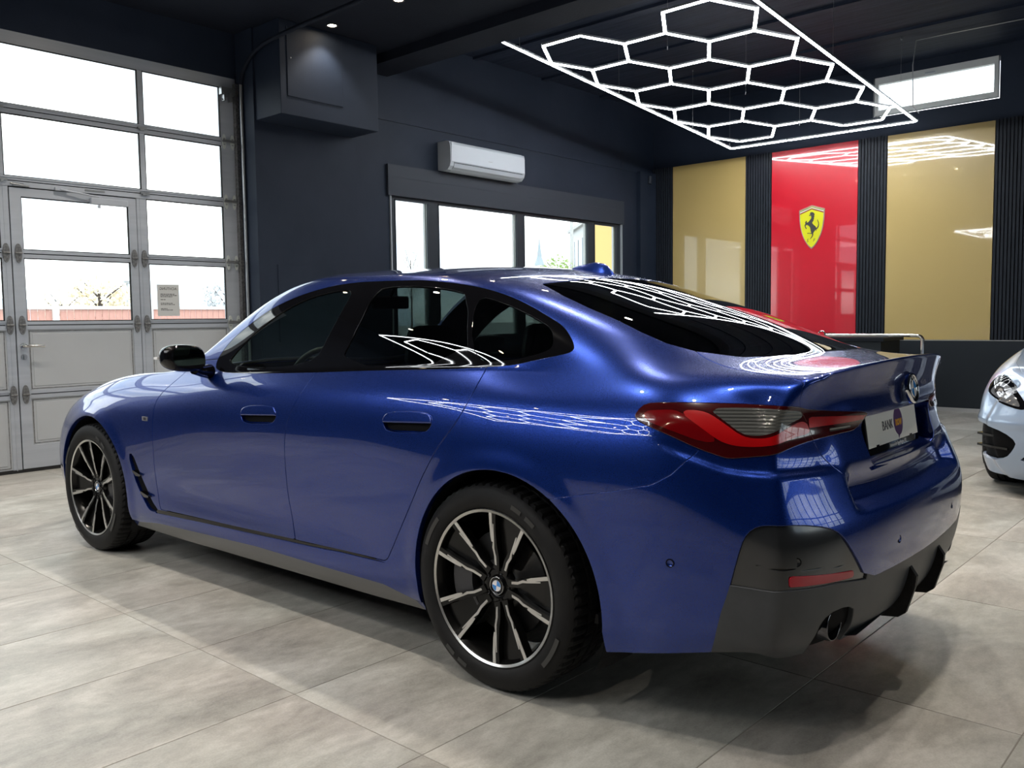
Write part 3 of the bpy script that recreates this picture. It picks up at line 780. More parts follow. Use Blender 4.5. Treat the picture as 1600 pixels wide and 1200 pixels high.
    hl = [(3.255, .80, .70), (3.36, .72, .745), (3.50, .50, .735), (3.60, .30, .70), (3.61, .28, .655), (3.52, .55, .645), (3.40, .76, .66), (3.30, .83, .675)]
    hlp = smooth_poly(P2(hl, 'FCYL'), 1); hm = lambda V: (V[:, 0] > 3.0) & (V[:, 2] > .5)
    h1, fbump = carve(fbump, hlp, 'FCYL', .0012, hm); h2, rest = carve(rest, hlp, 'FCYL', .0012, hm); h3, hd = carve(hd, hlp, 'FCYL', .0012, hm)
    headl = merge(h1, h2, h3)
    kid, fbump = carve(fbump, smooth_poly([(.018, .42), (.018, .70), (.17, .715), (.235, .69), (.225, .52), (.17, .40)], 1), 'YZ', .001, lambda V: V[:, 0] > 3.4)
    intake, fbump = carve(fbump, smooth_poly([(-.3, .225), (-.3, .345), (.45, .345), (.60, .30), (.56, .225)], 1), 'YZ', .001, lambda V: V[:, 0] > 3.3)
    fend, rest = carve(rest, [(2.75, 1.2), (2.0, 1.2)] + dF[::1][:1] + dF[1:] + [(2.2, .318), (2.6, .1), (3.6, .1), (3.6, 1.2)], 'XZ', .0006, lambda V: V[:, 0] > 1.98)
    # ---- objects
    P = M['paint']
    def both(name, X, m, depth=.014, r=.0016, fl=True):
        if len(X[2]) == 0: print('EMPTY', name); return None, None
        Y = flange(X, r, depth) if fl else X
        return to_obj(name, Y, m, car), to_obj(name, mirror(Y), m, car)
    def whole(name, X, m, depth=.014, r=.0016, fl=True):
        if len(X[2]) == 0: print('EMPTY', name); return None
        Y = flange(X, r, depth) if fl else X
        return to_obj(name, merge_mirror(Y), m, car)
    # handles live in the doors
    def handle_cut(door, x0, x1, z0, z1, sl):
        ww = x1 - x0; zc = lambda xx: sl * (xx - x0)
        pl = [(x0, .5 * (z0 + z1)), (x0 + .018, z1), (x1 - .022, z1), (x1, .5 * (z0 + z1) + .008), (x1 - .006, z0 + .02), (x1 - .03, z0), (x0 + .03, z0), (x0 + .004, z0 + .022)]
        pl = smooth_poly([(a, b + zc(a)) for a, b in pl], 2)
        pocket, door = carve(door, pl, 'XZ', .0015)
        zm = .45 * z0 + .55 * z1
        upper, lower = carve(pocket, [(x0 - .1, zm + zc(x0 - .1)), (x1 + .1, zm + zc(x1 + .1)), (x1 + .1, 2), (x0 - .1, 2)], 'XZ', .0006)
        v, n, t = lower; dz = np.clip((v[:, 2] - (z0 + zc(v[:, 0]))) / (zm - z0), 0, 1); ex = np.minimum(v[:, 0] - x0, x1 - v[:, 0]) / .05
        dep = .040 * np.clip(dz, 0, 1) ** .55 * np.clip(ex, 0, 1) ** .4 + .001
        lower = (v - n * dep[:, None], n, t)
        nn = lower[1].copy(); nn[:, 2] += .25 + 1.1 * (1 - dz); nn /= np.linalg.norm(nn, axis=1)[:, None]
        lower = (lower[0], nn, t)
        return door, upper, lower
    doorF, hFu, hFl = handle_cut(doorF, 1.155, 1.410, .797, .870, -.052)
    doorR, hRu, hRl = handle_cut(doorR, .256, .506, .827, .898, -.052)
    for nm, D_, hu, hl_, gl, gmat in (('front_door', doorF, hFu, hFl, gF, 'side_glass'), ('rear_door', doorR, hRu, hRl, gR, 'dark_glass')):
        for k, dob in enumerate(both(nm, D_, P)):
            f = (lambda X: X) if k == 0 else mirror
            to_obj('door_handle', f(offset(flange(hu, .002, .02), .005)), P, dob)
            to_obj('handle_cup', f(hl_), P, dob)
            to_obj('window_glass', f(offset(gl, -.004)), M[gmat], dob)
    both('quarter_glass', offset(gQ, -.003), M['dark_glass'], fl=False)
    both('window_trim', offset(band, -.001), M['gloss_black'], .008, .001)
    for nm, X, m in (('rear_window', offset(rglass, -.002), M['rear_glass']), ('windscreen', offset(wscr, -.002), M['screen_glass'])): whole(nm, X, m, fl=False)
    whole('roof_panel', roof, P, .008); whole('hood', hd, P, .02)
    if len(cowl[2]): whole('cowl', offset(cowl, -.006), M['black_plastic'], .01)
    both('side_panel', rest, P, .02); both('front_fender', fend, P, .02)
    both('sill_strip', offset(sstrip, -.004), M['gloss_black'], fl=False)
    both('side_skirt', sk, M['skirt'], .02)
    for k, vo in enumerate(both('fender_vent', offset(ventp, -.018), M['black'], fl=False)):
        s = 1 if k == 0 else -1
        for (bx, bz) in ((2.345, .475), (2.272, .378)):
            b = MB(); b.prism([(bx - .050, bz - .012), (bx - .055, bz - .004), (bx + .022, bz + .012), (bx + .026, bz + .004), (bx - .01, bz - .014)], 1, s * .893, s * .917)
            b.build('vent_blade', M['dark_chrome'], vo, fix=True)
    lo = both('tail_lamp', offset(lampout, .002), M['lamp_dark'], .02); li = both('tail_lamp', offset(lampin, .002), M['lamp_dark'], .02)
    lensp = smooth_poly(P2(PK['lens'], 'CYL'), 1); band_p = smooth_poly(P2(PK['redband'], 'CYL'), 2)
    lens, _r = carve(lampout, lensp, 'CYL', .0); bandr, _r = carve(_r, band_p, 'CYL', .0)
    oc = [(-.55, .86, .945), (-.60, .835, .950), (-.645, .828, .950), (-.72, .815, .900), (-.76, .815, .868), (-.72, .838, .868), (-.64, .858, .895), (-.56, .866, .920)]
    deep, _r = carve(_r, smooth_poly(P2(oc, 'CYL'), 1), 'CYL', 0)
    zlo = lambda s_: 0
    bin_, _r2 = carve(lampin, P2([(-.925, .62, .930), (-.975, .33, .914), (-.975, .345, .902), (-.925, .62, .900)], 'CYL'), 'CYL', 0)
    cin, _r2 = carve(_r2, P2([(-.965, .545, .893), (-.972, .42, .893), (-.972, .42, .882), (-.965, .545, .882)], 'CYL'), 'CYL', 0)
    for k in (0, 1):
        f = (lambda X: X) if k == 0 else mirror
        to_obj('clear_lens', f(offset(lens, .0030)), M['lamp_clear'], lo[k]); to_obj('light_band', f(offset(bandr, .0030)), M['lamp_bright'], lo[k])
        to_obj('red_lens', f(offset(deep, .0028)), M['lamp_red'], lo[k])
        to_obj('light_band', f(offset(bin_, .0030)), M['lamp_bright'], li[k]); to_obj('clear_lens', f(offset(cin, .0031)), M['lamp_clear'], li[k])
    # boot lid with number plate pocket
    pk = smooth_poly([(-.2, .748), (-.2, .912), (.285, .908), (.318, .875), (.300, .775), (.268, .748)], 1)
    pk = [(-.2, .758), (-.2, .914), (.318, .910), (.342, .900), (.350, .88), (.338, .795), (.326, .770), (.302, .758)]
    pocket, lid = carve(lid, pk, 'YZ', .0)
    lidob = whole('boot_lid', lid, P, .055, .004)
    pv = pocket[0].copy(); pv[:, 0] += .050
    to_obj('plate_recess', merge_mirror((pv, pocket[1], pocket[2])), P, lidob)
    whole('rear_bumper', bump, P, .02, .002)
    bi = both('bumper_insert', offset(insert, -.006), M['grey_gloss'], .02)
    for k, o_ in enumerate(bi): gx = offset(groove, -.010); to_obj('crease_shade', gx if k == 0 else mirror(gx), M['gloss_black'], o_)  # black strip stands for the shade along the insert's crease
    
    both('rear_reflector', offset(refl, -.003), M['reflector'], .01)
    # diffuser: cut the exhaust openings
    ex = smooth_poly(P2([(-1.0, .70, .365), (-1.0, .66, .405), (-1.0, .56, .412), (-1.0, .50, .385), (-1.0, .50, .20), (-.95, .70, .20)], 'CYL'), 1)
    _e, diff = carve(diff, ex, 'CYL', 0, lambda V: V[:, 0] < -.8)
    cutv, diff = carve(diff, [(-.1, .05), (-.1, .298), (.44, .292), (.50, .26), (.50, .05)], 'YZ', 0, lambda V: V[:, 0] < -.8)
    dob = whole('rear_diffuser', diff, M['grey_plastic'], .03, .003)
    # slanted diffuser floor
    b = MB(); b.add([(-1.022, -.49, .299), (-1.022, .49, .299), (-.72, .49, .225), (-.72, -.49, .225)], [(0, 1, 2, 3)])
    b.build('diffuser_floor', M['grey_plastic'], dob)
    for yy in (.155, -.155):
        b = MB(); b.prism([(-1.068, .440), (-1.092, .405), (-1.088, .37), (-1.062, .285), (-1.04, .268), (-.85, .245), (-.86, .30), (-1.03, .36)], 1, yy - .010, yy + .010, 0)
        b.build('diffuser_fin', M['black_plastic'], dob, fix=True)
    # upper black lip line of the diffuser
    # exhaust tips
    for s in (1, -1):
        b = MB(); st = len(b.v)
        b.lathe([(.0, -.16), (.038, -.16), (.040, -.012), (.0435, -.002), (.046, 0), (.0485, -.004), (.049, -.03), (.047, -.22)], axis=0, n=40)
        mtx = Matrix.Translation((-.998, s * .590, .352)) @ Matrix.Rotation(math.pi, 4, 'Z') @ Matrix.Diagonal((1, 1.15, .92, 1))
        b.xform(mtx); b.build('exhaust_tip', M['dark_chrome'], car, fix=True)
    b = MB(); b.tube([(-.84, .595, .335), (-.4, .5, .30), (0, .25, .26), (1.0, .15, .24), (2.0, .15, .24)], .03, 8); b.build('exhaust_pipe', M['steel'], car)
    # parking sensors
    for (sx, sy, sz), dn in (((-.969, .778, .563), 'i'), ((-1.077, .294, .547), 'b'), ((-.652, .889, .533), 'b')):
        pass
    # front parts
    whole('front_bumper', fbump, P, .02); hlo = both('headlamp', headl, M['headlamp'], .02)
    for k, kob in enumerate(both('kidney_grille', offset(kid, -.025), M['black'], fl=False)):
        for q in range(5):
            yy = (.045 + q * .036) * (1 if k == 0 else -1); b = MB(); b.box((3.655, yy - .004, .43), (3.668, yy + .004, .70)); b.build('grille_bar', M['dark_chrome'], kob)
    whole('front_intake', offset(intake, -.02), M['black'], fl=False)
    # black underlay added so the panel gaps stay dark; it also lines the cabin
    fr = merge(underlay_src); fr = offset(fr, -.016)
    fv = fr[0]; fr = clip(fr, np.where((fv[:, 0] < -.86) & (fv[:, 1] < .52) & (fv[:, 2] > .66) & (fv[:, 2] < .97), 1.0, -1.0))
    to_obj('dark_underlay', merge_mirror(fr), M['black'], car)
    # wheel wells
    for cx in (-.045, 2.835):
        for s in (1, -1):
            b = MB(); v = []; f = []
            aa = np.linspace(math.radians(-28), math.radians(208), 40); ys = (.885, .80, .50)
            for a in aa:
                for q, yy in enumerate(ys):
                    r = .392 + (.012 if q else .004); v.append((cx + r * math.cos(a), s * yy, .345 + r * math.sin(a)))
            for i in range(39):
                for q in range(2): f.append((i * 3 + q, i * 3 + q + 1, i * 3 + q + 4, i * 3 + q + 3))
            o = len(v); v.append((cx, s * .50, .345)); 
            for i in range(39): f.append((i * 3 + 2, o, i * 3 + 5))
            b.add(v, f); b.build('wheel_arch_liner', M['black_plastic'], car)
    # underbody
    b = MB(); b.box((-.62, -.49, .20), (3.40, .49, .30)); b.box((.42, -.84, .19), (2.38, .84, .28)); b.box((-.78, -.46, .27), (-.47, .46, .32)); b.box((3.25, -.66, .22), (3.42, .66, .3))
    b.build('underbody', M['black_plastic'], car)
    # wheels
    D = build_wheel_meshes(); WHEELS.update(D)
    place_wheel(D, car, 0, 1, 107, 20); place_wheel(D, car, 2.856, 1, 74, 160)
    place_wheel(D, car, 0, -1, 20, 160); place_wheel(D, car, 2.856, -1, 50, 20)
    # mirrors
    for s in (1, -1):
        b = MB(); bm = bmesh.new(); bmesh.ops.create_cube(bm, size=1)
        bmesh.ops.subdivide_edges(bm, edges=bm.edges[:], cuts=3, use_grid_fill=True)
        for v in bm.verts:
            X, Y, Z = v.co
            # superellipsoid-ish shell, flat towards the driver (rear, -X)
            d = max(abs(X), abs(Y), abs(Z)) * 2; L = (abs(X * 2) ** 3.2 + abs(Y * 2) ** 3.2 + abs(Z * 2) ** 3.2) ** (1 / 3.2)
            q = Vector((X, Y, Z)) * (d / max(L, 1e-6))
            fx = q.x + .5
            v.co = Vector((1.680 + .115 * fx - .015 + .03 * q.y * -1 * s * s, s * (.985 + .215 * q.y) * 1.0, 1.058 + q.z * (.135 - .035 * fx) + .014 * q.y))
        bmesh.ops.recalc_face_normals(bm, faces=bm.faces[:])
        me = bpy.data.meshes.new('wing_mirror'); bm.to_mesh(me); bm.free(); me.materials.append(M['gloss_black']); me.shade_smooth()
        mo = link('wing_mirror', me, car); md = mo.modifiers.new('s', 'SUBSURF'); md.levels = 2; md.render_levels = 2
        b = MB(); st = 0
        pts = [(1.6595, s * (.985 + .088 * math.copysign(abs(math.cos(a)) ** .6, math.cos(a))), 1.060 + .046 * math.copysign(abs(math.sin(a)) ** .6, math.sin(a)) + .012 * math.cos(a)) for a in np.linspace(0, 2 * math.pi, 28, endpoint=False)]
        pts = [(x_ + .028 * (-(abs(y_) - .985)) / .1, y_, z_) for x_, y_, z_ in pts]
        b.add(pts, [list(range(28)) if s < 0 else list(range(28))[::-1]]); b.build('mirror_glass', M['mirror'], mo)
        b = MB(); b.tube([(1.725, s * .93, 1.005), (1.755, s * .88, .995), (1.78, s * .825, .990)], [.022, .026, .034], 12); b.build('mirror_arm', M['gloss_black'], mo)
        b = MB(); b.box((1.735, s * 1.082, 1.056), (1.765, s * 1.094, 1.066)); b.build('mirror_indicator', M['white_print'], mo)
    # antenna fin
    b = MB(); v = []; f = []
    sec = []
    for q in range(13):
        t = q / 12; xx = .345 - .235 * t; hgt = .050 * min(1, (t / .55)) ** .8 * (1 - .0 * t) if t < .8 else .050 * (1 - (t - .8) / .2 * .85); wd = .034 * (math.sin(min(1, t * 1.3 + .12) * math.pi * .5)) * (1 - max(0, t - .75) * 1.8)
        zb_ = float(np.interp(xx, [.05, .32, .62], [1.362, 1.412, 1.432])) - .004
        ring = [(xx, wd, zb_), (xx, wd * .55, zb_ + hgt * .45), (xx, wd * .25, zb_ + hgt * .85), (xx, 0, zb_ + hgt), (xx, -wd * .25, zb_ + hgt * .85), (xx, -wd * .55, zb_ + hgt * .45), (xx, -wd, zb_)]
        v += ring
    for q in range(12):
        for k in range(6): f.append((q * 7 + k, q * 7 + k + 1, (q + 1) * 7 + k + 1, (q + 1) * 7 + k))
    f.append(list(range(84, 91))); b.add(v, f, 0, True); b.build('antenna_fin', P, car, fix=True)
    # badges
    b = MB(); b.lathe([(0, 0), (.027, 0), (.027, .002), (.030, .002), (.030, 0), (.041, 0), (.041, .003), (.047, .003), (.050, -.004), (.050, -.012)], axis=0, n=48, mats=[1, 3, 3, 3, 0, 3, 3, 3, 3])
    for k in range(4):
        v = [(.0008, 0, 0)]
        for q in range(9): a = math.radians(90 * k + 90 * q / 8); v.append((.0008, .027 * math.cos(a), .027 * math.sin(a)))
        b.add(v, [(0, q, q + 1) for q in range(1, 9)], 2 if k % 2 == 0 else 1)
    mt = Matrix.Translation((-1.026, 0, .972)) @ Matrix.Rotation(math.radians(8), 4, 'Y') @ Matrix.Rotation(math.pi, 4, 'Z')
    b.xform(mt); rb = b.build('roundel_badge', [M['gloss_black'], M['bmw_white'], M['bmw_blue'], M['chrome']], lidob)
    for ch, a in (('B', 38), ('M', 0), ('W', -38)):
        aa = math.radians(a); tx = text_obj('badge_letter', ch, .011, M['white_print'], rb, (0, 0, 0), (0, 0, 0), .0003, bold=.0004)
        tx.matrix_local = mt @ Matrix.Translation((.0008, -.0355 * math.sin(-aa) * -1 * -1, .0355 * math.cos(aa))) @ Matrix.Rotation(math.radians(90), 4, 'Z') @ Matrix.Rotation(math.radians(90), 4, 'X') @ Matrix.Rotation(aa * 1, 4, 'Z')
    # number plate
    np_ = empty('number_plate', (-.957, 0, .846), 0, lidob); np_.rotation_euler = (0, math.radians(8), 0)
    b = MB(); b.box((-.006, -.262, -.072), (.010, .262, .066), 0, .002); b.build('plate_holder', M['gloss_black'], np_)
    b = MB(); b.box((-.0085, -.250, -.049), (-.006, .250, .061), 0, .0008); b.build('plate_face', M['plate_white'], np_)
    TR = (math.radians(90), 0, math.radians(-90))
    text_obj('plate_text', 'BANK', .043, M['dark_print'], np_, (-.0088, .055, .006), TR, xscale=.92)
    b = MB(); ov = [(-.054 + .046 * math.cos(a) * -1, .010 + .046 * math.sin(a)) for a in np.linspace(0, 2 * math.pi, 36, endpoint=False)]
    b.prism([(y_, z_) for y_, z_ in ov], 0, -.0085, -.0092); b.prism([(-.062, -.030), (-.045, -.047), (-.040, -.030)], 0, -.0085, -.0092); b.build('speech_bubble', M['purple'], np_, fix=True)
    text_obj('plate_text', 'now', .042, M['orange'], np_, (-.0096, -.054, .010), TR, xscale=.85, bold=.0012)
    text_obj('holder_text', 'Automobile Egerkingen AG', .0155, M['white_print'], np_, (-.0064, -.035, -.0605), TR, bold=.0003)
    for yy in (.17, -.17):
        b = MB(); b.box((-.0095, yy - .012, -.052), (-.0084, yy + .012, -.044)); b.build('plate_clip', M['gloss_black'], np_)
    # pressed lip under the plate
    b = MB(); b.prism([(-.94, .790), (-1.004, .760), (-1.010, .750), (-.99, .742), (-.93, .745)], 1, -.315, .315); b.build('plate_lip', P, lidob, fix=True)
    # fender badge
    for s in (1, -1):
        b = MB(); b.box((2.205, s * .908, .742), (2.255, s * .913, .762)); fb_ = b.build('fender_badge', M['machined'], car)
        b = MB(); b.box((2.216, s * .9125, .745), (2.240, s * .9142, .759)); b.build('badge_stripe', M['dark_print'], fb_)
    # sensors
    def disc(name, c, n, r, m):
        b = MB(); n = Vector(n).normalized(); b.lathe([(0, 0), (r * .80, 0), (r * .82, .0004), (r * 1.08, .0002)], axis=2, n=24, mats=[0, 1, 1]); q = n.to_track_quat('Z', 'Y').to_matrix().to_4x4()
        b.xform(Matrix.Translation(Vector(c) + n * .0012) @ q); return b.build(name, [m, M['black']], car, fix=True)
    for s in (1, -1):
        disc('parking_sensor', (-.963, s * .774, .563), (-.72, s * .69, .02), .0115, M['grey_gloss']); disc('parking_sensor', (-1.0765, s * .294, .547), (-1, s * .12, .05), .0115, P)
        disc('parking_sensor', (-.652, s * .8885, .533), (-.12, s * 1, 0), .0115, P)
    # ---- cabin
    def seat(x, y, w=.50):
        s = empty('seat', (x, y, .30), 0, car)
        b = MB(); b.box((-.25, -w / 2, .0), (.27, w / 2, .16), 0, .05); b.build('seat_cushion', M['leather'], s)
        b = MB(); b.box((-.08, -w / 2, 0), (.08, w / 2, .62), 0, .06); b.xform(Matrix.Translation((-.28, 0, .10)) @ Matrix.Rotation(math.radians(-17), 4, 'Y')); b.build('seat_back', M['leather'], s)
        return s
    def rest_(s, y=0, w=.25):
        b = MB(); b.box((-.05, y - w / 2, 0), (.05, y + w / 2, .19), 0, .045); b.xform(Matrix.Translation((-.475, 0, .70)) @ Matrix.Rotation(math.radians(-10), 4, 'Y')); b.build('headrest', M['leather'], s)
    for y in (.38, -.38):
        s = seat(1.28, y); rest_(s)
    s = seat(.42, 0, 1.24); rest_(s, .38, .24); rest_(s, -.38, .24)
    b = MB(); b.box((1.70, -.74, .74), (2.20, .74, .93), 0, .05); b.build('dashboard', M['trim_grey'], car)
    b = MB(); b.tube([(1.56 - .05 * math.sin(a), .38 + .18 * math.cos(a), .90 + .18 * math.sin(a)) for a in np.linspace(0, 2 * math.pi, 32, endpoint=False)], .014, 8, closed=True)
    b.tube([(1.57, .22, .90), (1.60, .38, .88), (1.57, .54, .90)], .014, 6); b.tube([(1.6, .38, .88), (1.75, .38, .82)], .03, 8); b.build('steering_wheel', M['leather'], car)
    b = MB(); b.box((-.35, -.80, .27), (2.0, .80, .30)); b.box((.9, -.11, .3), (1.8, .11, .58), 0, .03); b.build('cabin_floor', M['trim_grey'], car)
    b = MB(); b.box((-.60, -.62, .90), (-.05, .62, .93)); b.build('parcel_shelf', M['trim_grey'], car)
    b = MB(); b.tube([(1.42, 0, 1.38), (1.46, 0, 1.33)], .008, 6); b.box((1.45, -.12, 1.27), (1.475, .12, 1.335), 0, .01); b.build('interior_mirror', M['black'], car)
    return car
# ------------------------------------------------------------------ the silver-blue saloon at the right edge
def build_silver_car(loc, yaw, wheels):
    car = empty('car', loc, yaw); tag(car, 'pale silver-blue saloon, its front corner showing at the right edge', 'car')
    XS, P, T, F = blue_cage()
    def warp(q):
        x, y, z = q
        nose = max(0, min(1, (x - 2.9) / .7))
        z = z if z > .46 else .46 - (.46 - z) * (1 + .30 * nose)
        z2 = z * 1.015 + .005 * nose * max(0, (z - .4) / .4)
        return (x * 1.02 + .02 * nose, y * (1 + .045 * nose), z2)
    P = {k: warp(v) for k, v in P.items()}; T = {k: warp(v) for k, v in T.items()}; F = {k: warp(v) for k, v in F.items()}
    V, Q = master_surface((XS, P, T, F), 4)
    N = vnormals(V, Q); x, z = V[:, 0], V[:, 2]; ay = np.abs(V[:, 1])
    # shoulder above the side intake, tucked area under the lamp
    f = np.exp(-((z - .50) / .035) ** 2) * sstep(3.2, 3.4, x) * sstep(.35, .5, ay); V += N * (f * .010)[:, None]
    N = vnormals(V, Q); H = half(V, Q, N)
    if np.sum(H[1] * (H[0] - [1.3, 0, .6])) < 0: H = (H[0], -H[1], H[2][:, ::-1])
    v, n, t = H; fn = np.cross(v[t[:, 1]] - v[t[:, 0]], v[t[:, 2]] - v[t[:, 0]])
    if np.sum(fn * n[t[:, 0]]) < 0: H = (v, n, t[:, ::-1])
    H[1][np.abs(H[0][:, 1]) < 1e-4, 1] = 0
    def arch_poly(cx, cz, r): return [(cx + r * math.cos(a), cz + r * math.sin(a)) for a in np.linspace(math.radians(-8), math.radians(188), 50)] + [(cx - r, .05), (cx + r, .05)]
    lowm = lambda V: (V[:, 1] > .3) & (V[:, 2] < .95)
    _, rest = carve(H, arch_poly(-.045, .345, .39), 'XZ', 0, lowm); _, rest = carve(rest, arch_poly(2.90, .343, .39), 'XZ', 0, lowm)
    P_ = M['paint2']; src = rest
    def both(nm, X, m, depth=.014, fl=True):
        Y = flange(X, .0016, depth) if fl else X; return to_obj(nm, Y, m, car), to_obj(nm, mirror(Y), m, car)
    def whole(nm, X, m, depth=.014, fl=True):
        Y = flange(X, .0016, depth) if fl else X; return to_obj(nm, merge_mirror(Y), m, car)
    dlo = smooth_poly([(q[0] * 1.02, q[2] * 1.015) for q in PK['dlo']], 2)
    band, rest = carve(rest, dlo, 'XZ', .001, lambda V: (V[:, 2] > .94) & (V[:, 1] > .5)); both('window_glass', offset(band, -.003), M['dark_glass'], fl=False)
    ws = [(1.43, -.1), (1.425, .2), (1.40, .40), (1.36, .525), (1.48, .575), (1.75, .645), (2.02, .708), (2.18, .705), (2.30, .55), (2.36, .32), (2.38, -.1)]
    wscr, rest = carve(rest, ws, 'XY', .0012, lambda V: V[:, 2] > .95); whole('windscreen', offset(wscr, -.003), M['dark_glass'], fl=False)
    rg = [(.053, -.1), (.056, .32), (.09, .515)] + [(q[0] * 1.02, q[1]) for q in PK['rglass'][1:12]] + [(-.8, -.1)]
    rgl, rest = carve(rest, rg, 'XY', .0012, lambda V: V[:, 2] > .95); whole('rear_window', offset(rgl, -.003), M['rear_glass'], fl=False)
    fm = lambda V: (V[:, 0] > 3.0) & (V[:, 2] > .3)
    hl = [(.775, .800), (.835, .745), (.845, .690), (.80, .655), (.70, .618), (.585, .590), (.548, .600), (.560, .640), (.600, .690), (.66, .745), (.72, .790)]
    lamp, rest = carve(rest, smooth_poly(hl, 1), 'YZ', .0016, fm)
    inner = [(.80, .725), (.825, .690), (.79, .665), (.70, .632), (.60, .607), (.585, .62), (.63, .68), (.70, .735), (.76, .76)]
    li, lamp = carve(lamp, smooth_poly(inner, 1), 'YZ', .0, fm)
    lo = both('headlamp', offset(lamp, -.002), M['gloss_black'])
    for k, o in enumerate(lo):
        X = offset(li, -.004); to_obj('lamp_glass', X if k == 0 else mirror(X), M['headlamp'], o)
    for k, o in enumerate(lo):
        s = 1 if k == 0 else -1
        for (yy, zz, xx, r) in ((.745, .690, 3.50, .035), (.655, .648, 3.585, .032)):
            b = MB(); b.lathe([(0, 0), (r * .6, .002), (r, .012), (r * 1.1, .010)], axis=0, n=20, mats=[1, 0, 0]); b.xform(Matrix.Translation((xx, s * yy, zz)) @ Matrix.Rotation(s * .5, 4, 'Z')); b.build('projector', [M['dark_chrome'], M['bmw_white']], o)
    intake = [(1.0, .475), (.93, .478), (.80, .472), (.68, .440), (.60, .385), (.62, .33), (.67, .265), (.78, .235), (.90, .25), (1.0, .275)]
    ik, rest = carve(rest, smooth_poly(intake, 1), 'YZ', .002, lambda V: (V[:, 0] > 3.12) & (V[:, 2] < .6))
    for k, o in enumerate(both('side_intake', offset(ik, -.03), M['black'], fl=False)):
        s = 1 if k == 0 else -1
        for z0, y1 in ((.395, .615), (.320, .66)):
            b = MB(); b.prism([(3.67, s * y1), (3.60, s * .77), (3.50, s * .88), (3.46, s * .86), (3.55, s * .75), (3.62, s * y1)], 2, z0, z0 + .014); b.build('intake_blade', M['gloss_black'], o, fix=True)
    gr = smooth_poly([(-.3, .46), (-.3, .745), (.28, .745), (.40, .70), (.43, .61), (.36, .50), (.25, .46)], 1)
    g, rest = carve(rest, gr, 'YZ', .002, fm); go = whole('grille', offset(g, -.03), M['black'], fl=False)
    for zz in (.53, .60, .67): b = MB(); b.box((3.70, -.38, zz), (3.715, .38, zz + .012)); b.build('grille_bar', M['dark_chrome'], go)
    b = MB(); b.lathe([(.0, 0), (.075, .0), (.075, .012), (.09, .012), (.09, 0)], axis=0, n=36, mats=[1, 0, 0, 0]); 
    for a in (90, 210, 330): aa = math.radians(a); b.prism([(-.012 * math.sin(aa), .012 * math.cos(aa)), (.074 * math.cos(aa), .074 * math.sin(aa)), (.012 * math.sin(aa), -.012 * math.cos(aa))], 0, .004, .010)
    b.xform(Matrix.Translation((3.775, 0, .60))); b.build('star_badge', [M['chrome'], M['gloss_black']], go)
    low = smooth_poly([(-.2, .25), (-.2, .385), (.40, .375), (.52, .32), (.60, .245)], 1)
    lw, rest = carve(rest, low, 'YZ', .002, lambda V: (V[:, 0] > 3.3) & (V[:, 2] < .5)); lwo = whole('lower_intake', offset(lw, -.03), M['black'], fl=False)
    b = MB(); b.box((3.66, -.48, .300), (3.675, .48, .306)); b.build('intake_blade', M['gloss_black'], lwo)
    hood = [(2.40, -.1), (2.37, .34), (2.31, .57), (2.23, .735), (2.55, .752), (2.92, .742), (3.20, .72), (3.43, .64), (3.57, .44), (3.65, .2), (3.66, -.1)]
    hd, rest = carve(rest, hood, 'XY', .002, lambda V: V[:, 2] > .70); whole('hood', hd, P_, .02)
    fb = [(3.16, .30), (3.25, .44), (3.30, .60), (3.36, .67), (3.55, .80), (4.0, .95), (4.0, .05), (3.1, .05)]
    bp, rest = carve(rest, fb, 'XZ', .0014, lambda V: V[:, 0] > 2.9); whole('front_bumper', bp, P_, .02)
    whole('body', rest, P_, .02)
    to_obj('dark_underlay', merge_mirror(offset(src, -.045)), M['black'], car)  # black underlay added behind the panels, as on the blue car
    b = MB(); b.box((-.93, -.49, .20), (3.40, .49, .30)); b.box((.42, -.84, .19), (2.42, .84, .28)); b.box((3.2, -.75, .17), (3.5, .75, .22)); b.build('underbody', M['black_plastic'], car)
    for X in (0, 2.93):
        for s in (1, -1): place_wheel(wheels, car, X, s, 30, 40)
    return car
# ------------------------------------------------------------------ room shell
W = {}
W['wall'] = add_noise_color(mat('anthracite_wall_paint', (.05, .06, .08), .55), (.015, .022, .038), (.021, .029, .048), 1.2, rough_var=(.5, .65), bump=.08, bump_scale=120)
W['ceiling'] = add_noise_color(mat('dark_ceiling_paint', (.02, .022, .03), .7), (.010, .013, .022), (.014, .018, .029), 2.0, bump=.2, bump_scale=60)
W['ceiling2'] = add_noise_color(mat('dark_timber_ceiling', (.02, .022, .03), .65), (.012, .018, .034), (.026, .035, .060), 3.0, stretch=(8, .5, 8), bump=.4, bump_scale=8)
W['slat'] = mat('charcoal_slat', (.020, .024, .032), .5)
W['felt'] = mat('black_felt', (.008, .008, .009), .9)
W['gold'] = mat('gold_acrylic', (.55, .40, .145), .30, .0, coat=1, coat_rough=.03, coat_ior=1.6)
W['red'] = mat('red_acrylic', (.62, .006, .022), .3, 0, coat=1, coat_rough=.03, coat_ior=1.55)
W['tile_dark'] = mat('base_wall', (.026, .031, .037), .55)
W['alu'] = add_noise_color(mat('brushed_aluminium', (.58, .59, .60), .40, .25), (.43, .46, .51), (.48, .51, .56), 3, stretch=(.3, 1, 6))
W['gate_panel'] = add_noise_color(mat('white_gate_panel', (.70, .71, .72), .45), (.44, .46, .48), (.47, .49, .51), 1.5)
W['zinc'] = mat('galvanised_steel', (.36, .37, .38), .35, .9)
W['zinc_dark'] = add_noise_color(mat('old_galvanised_steel', (.22, .22, .22), .5, .7), (.14, .14, .14), (.30, .30, .30), 60)
W['bracket'] = mat('bright_zinc_plate', (.62, .65, .62), .45, .2)
W['frame_dark'] = mat('anthracite_window_frame', (.030, .037, .047), .4)
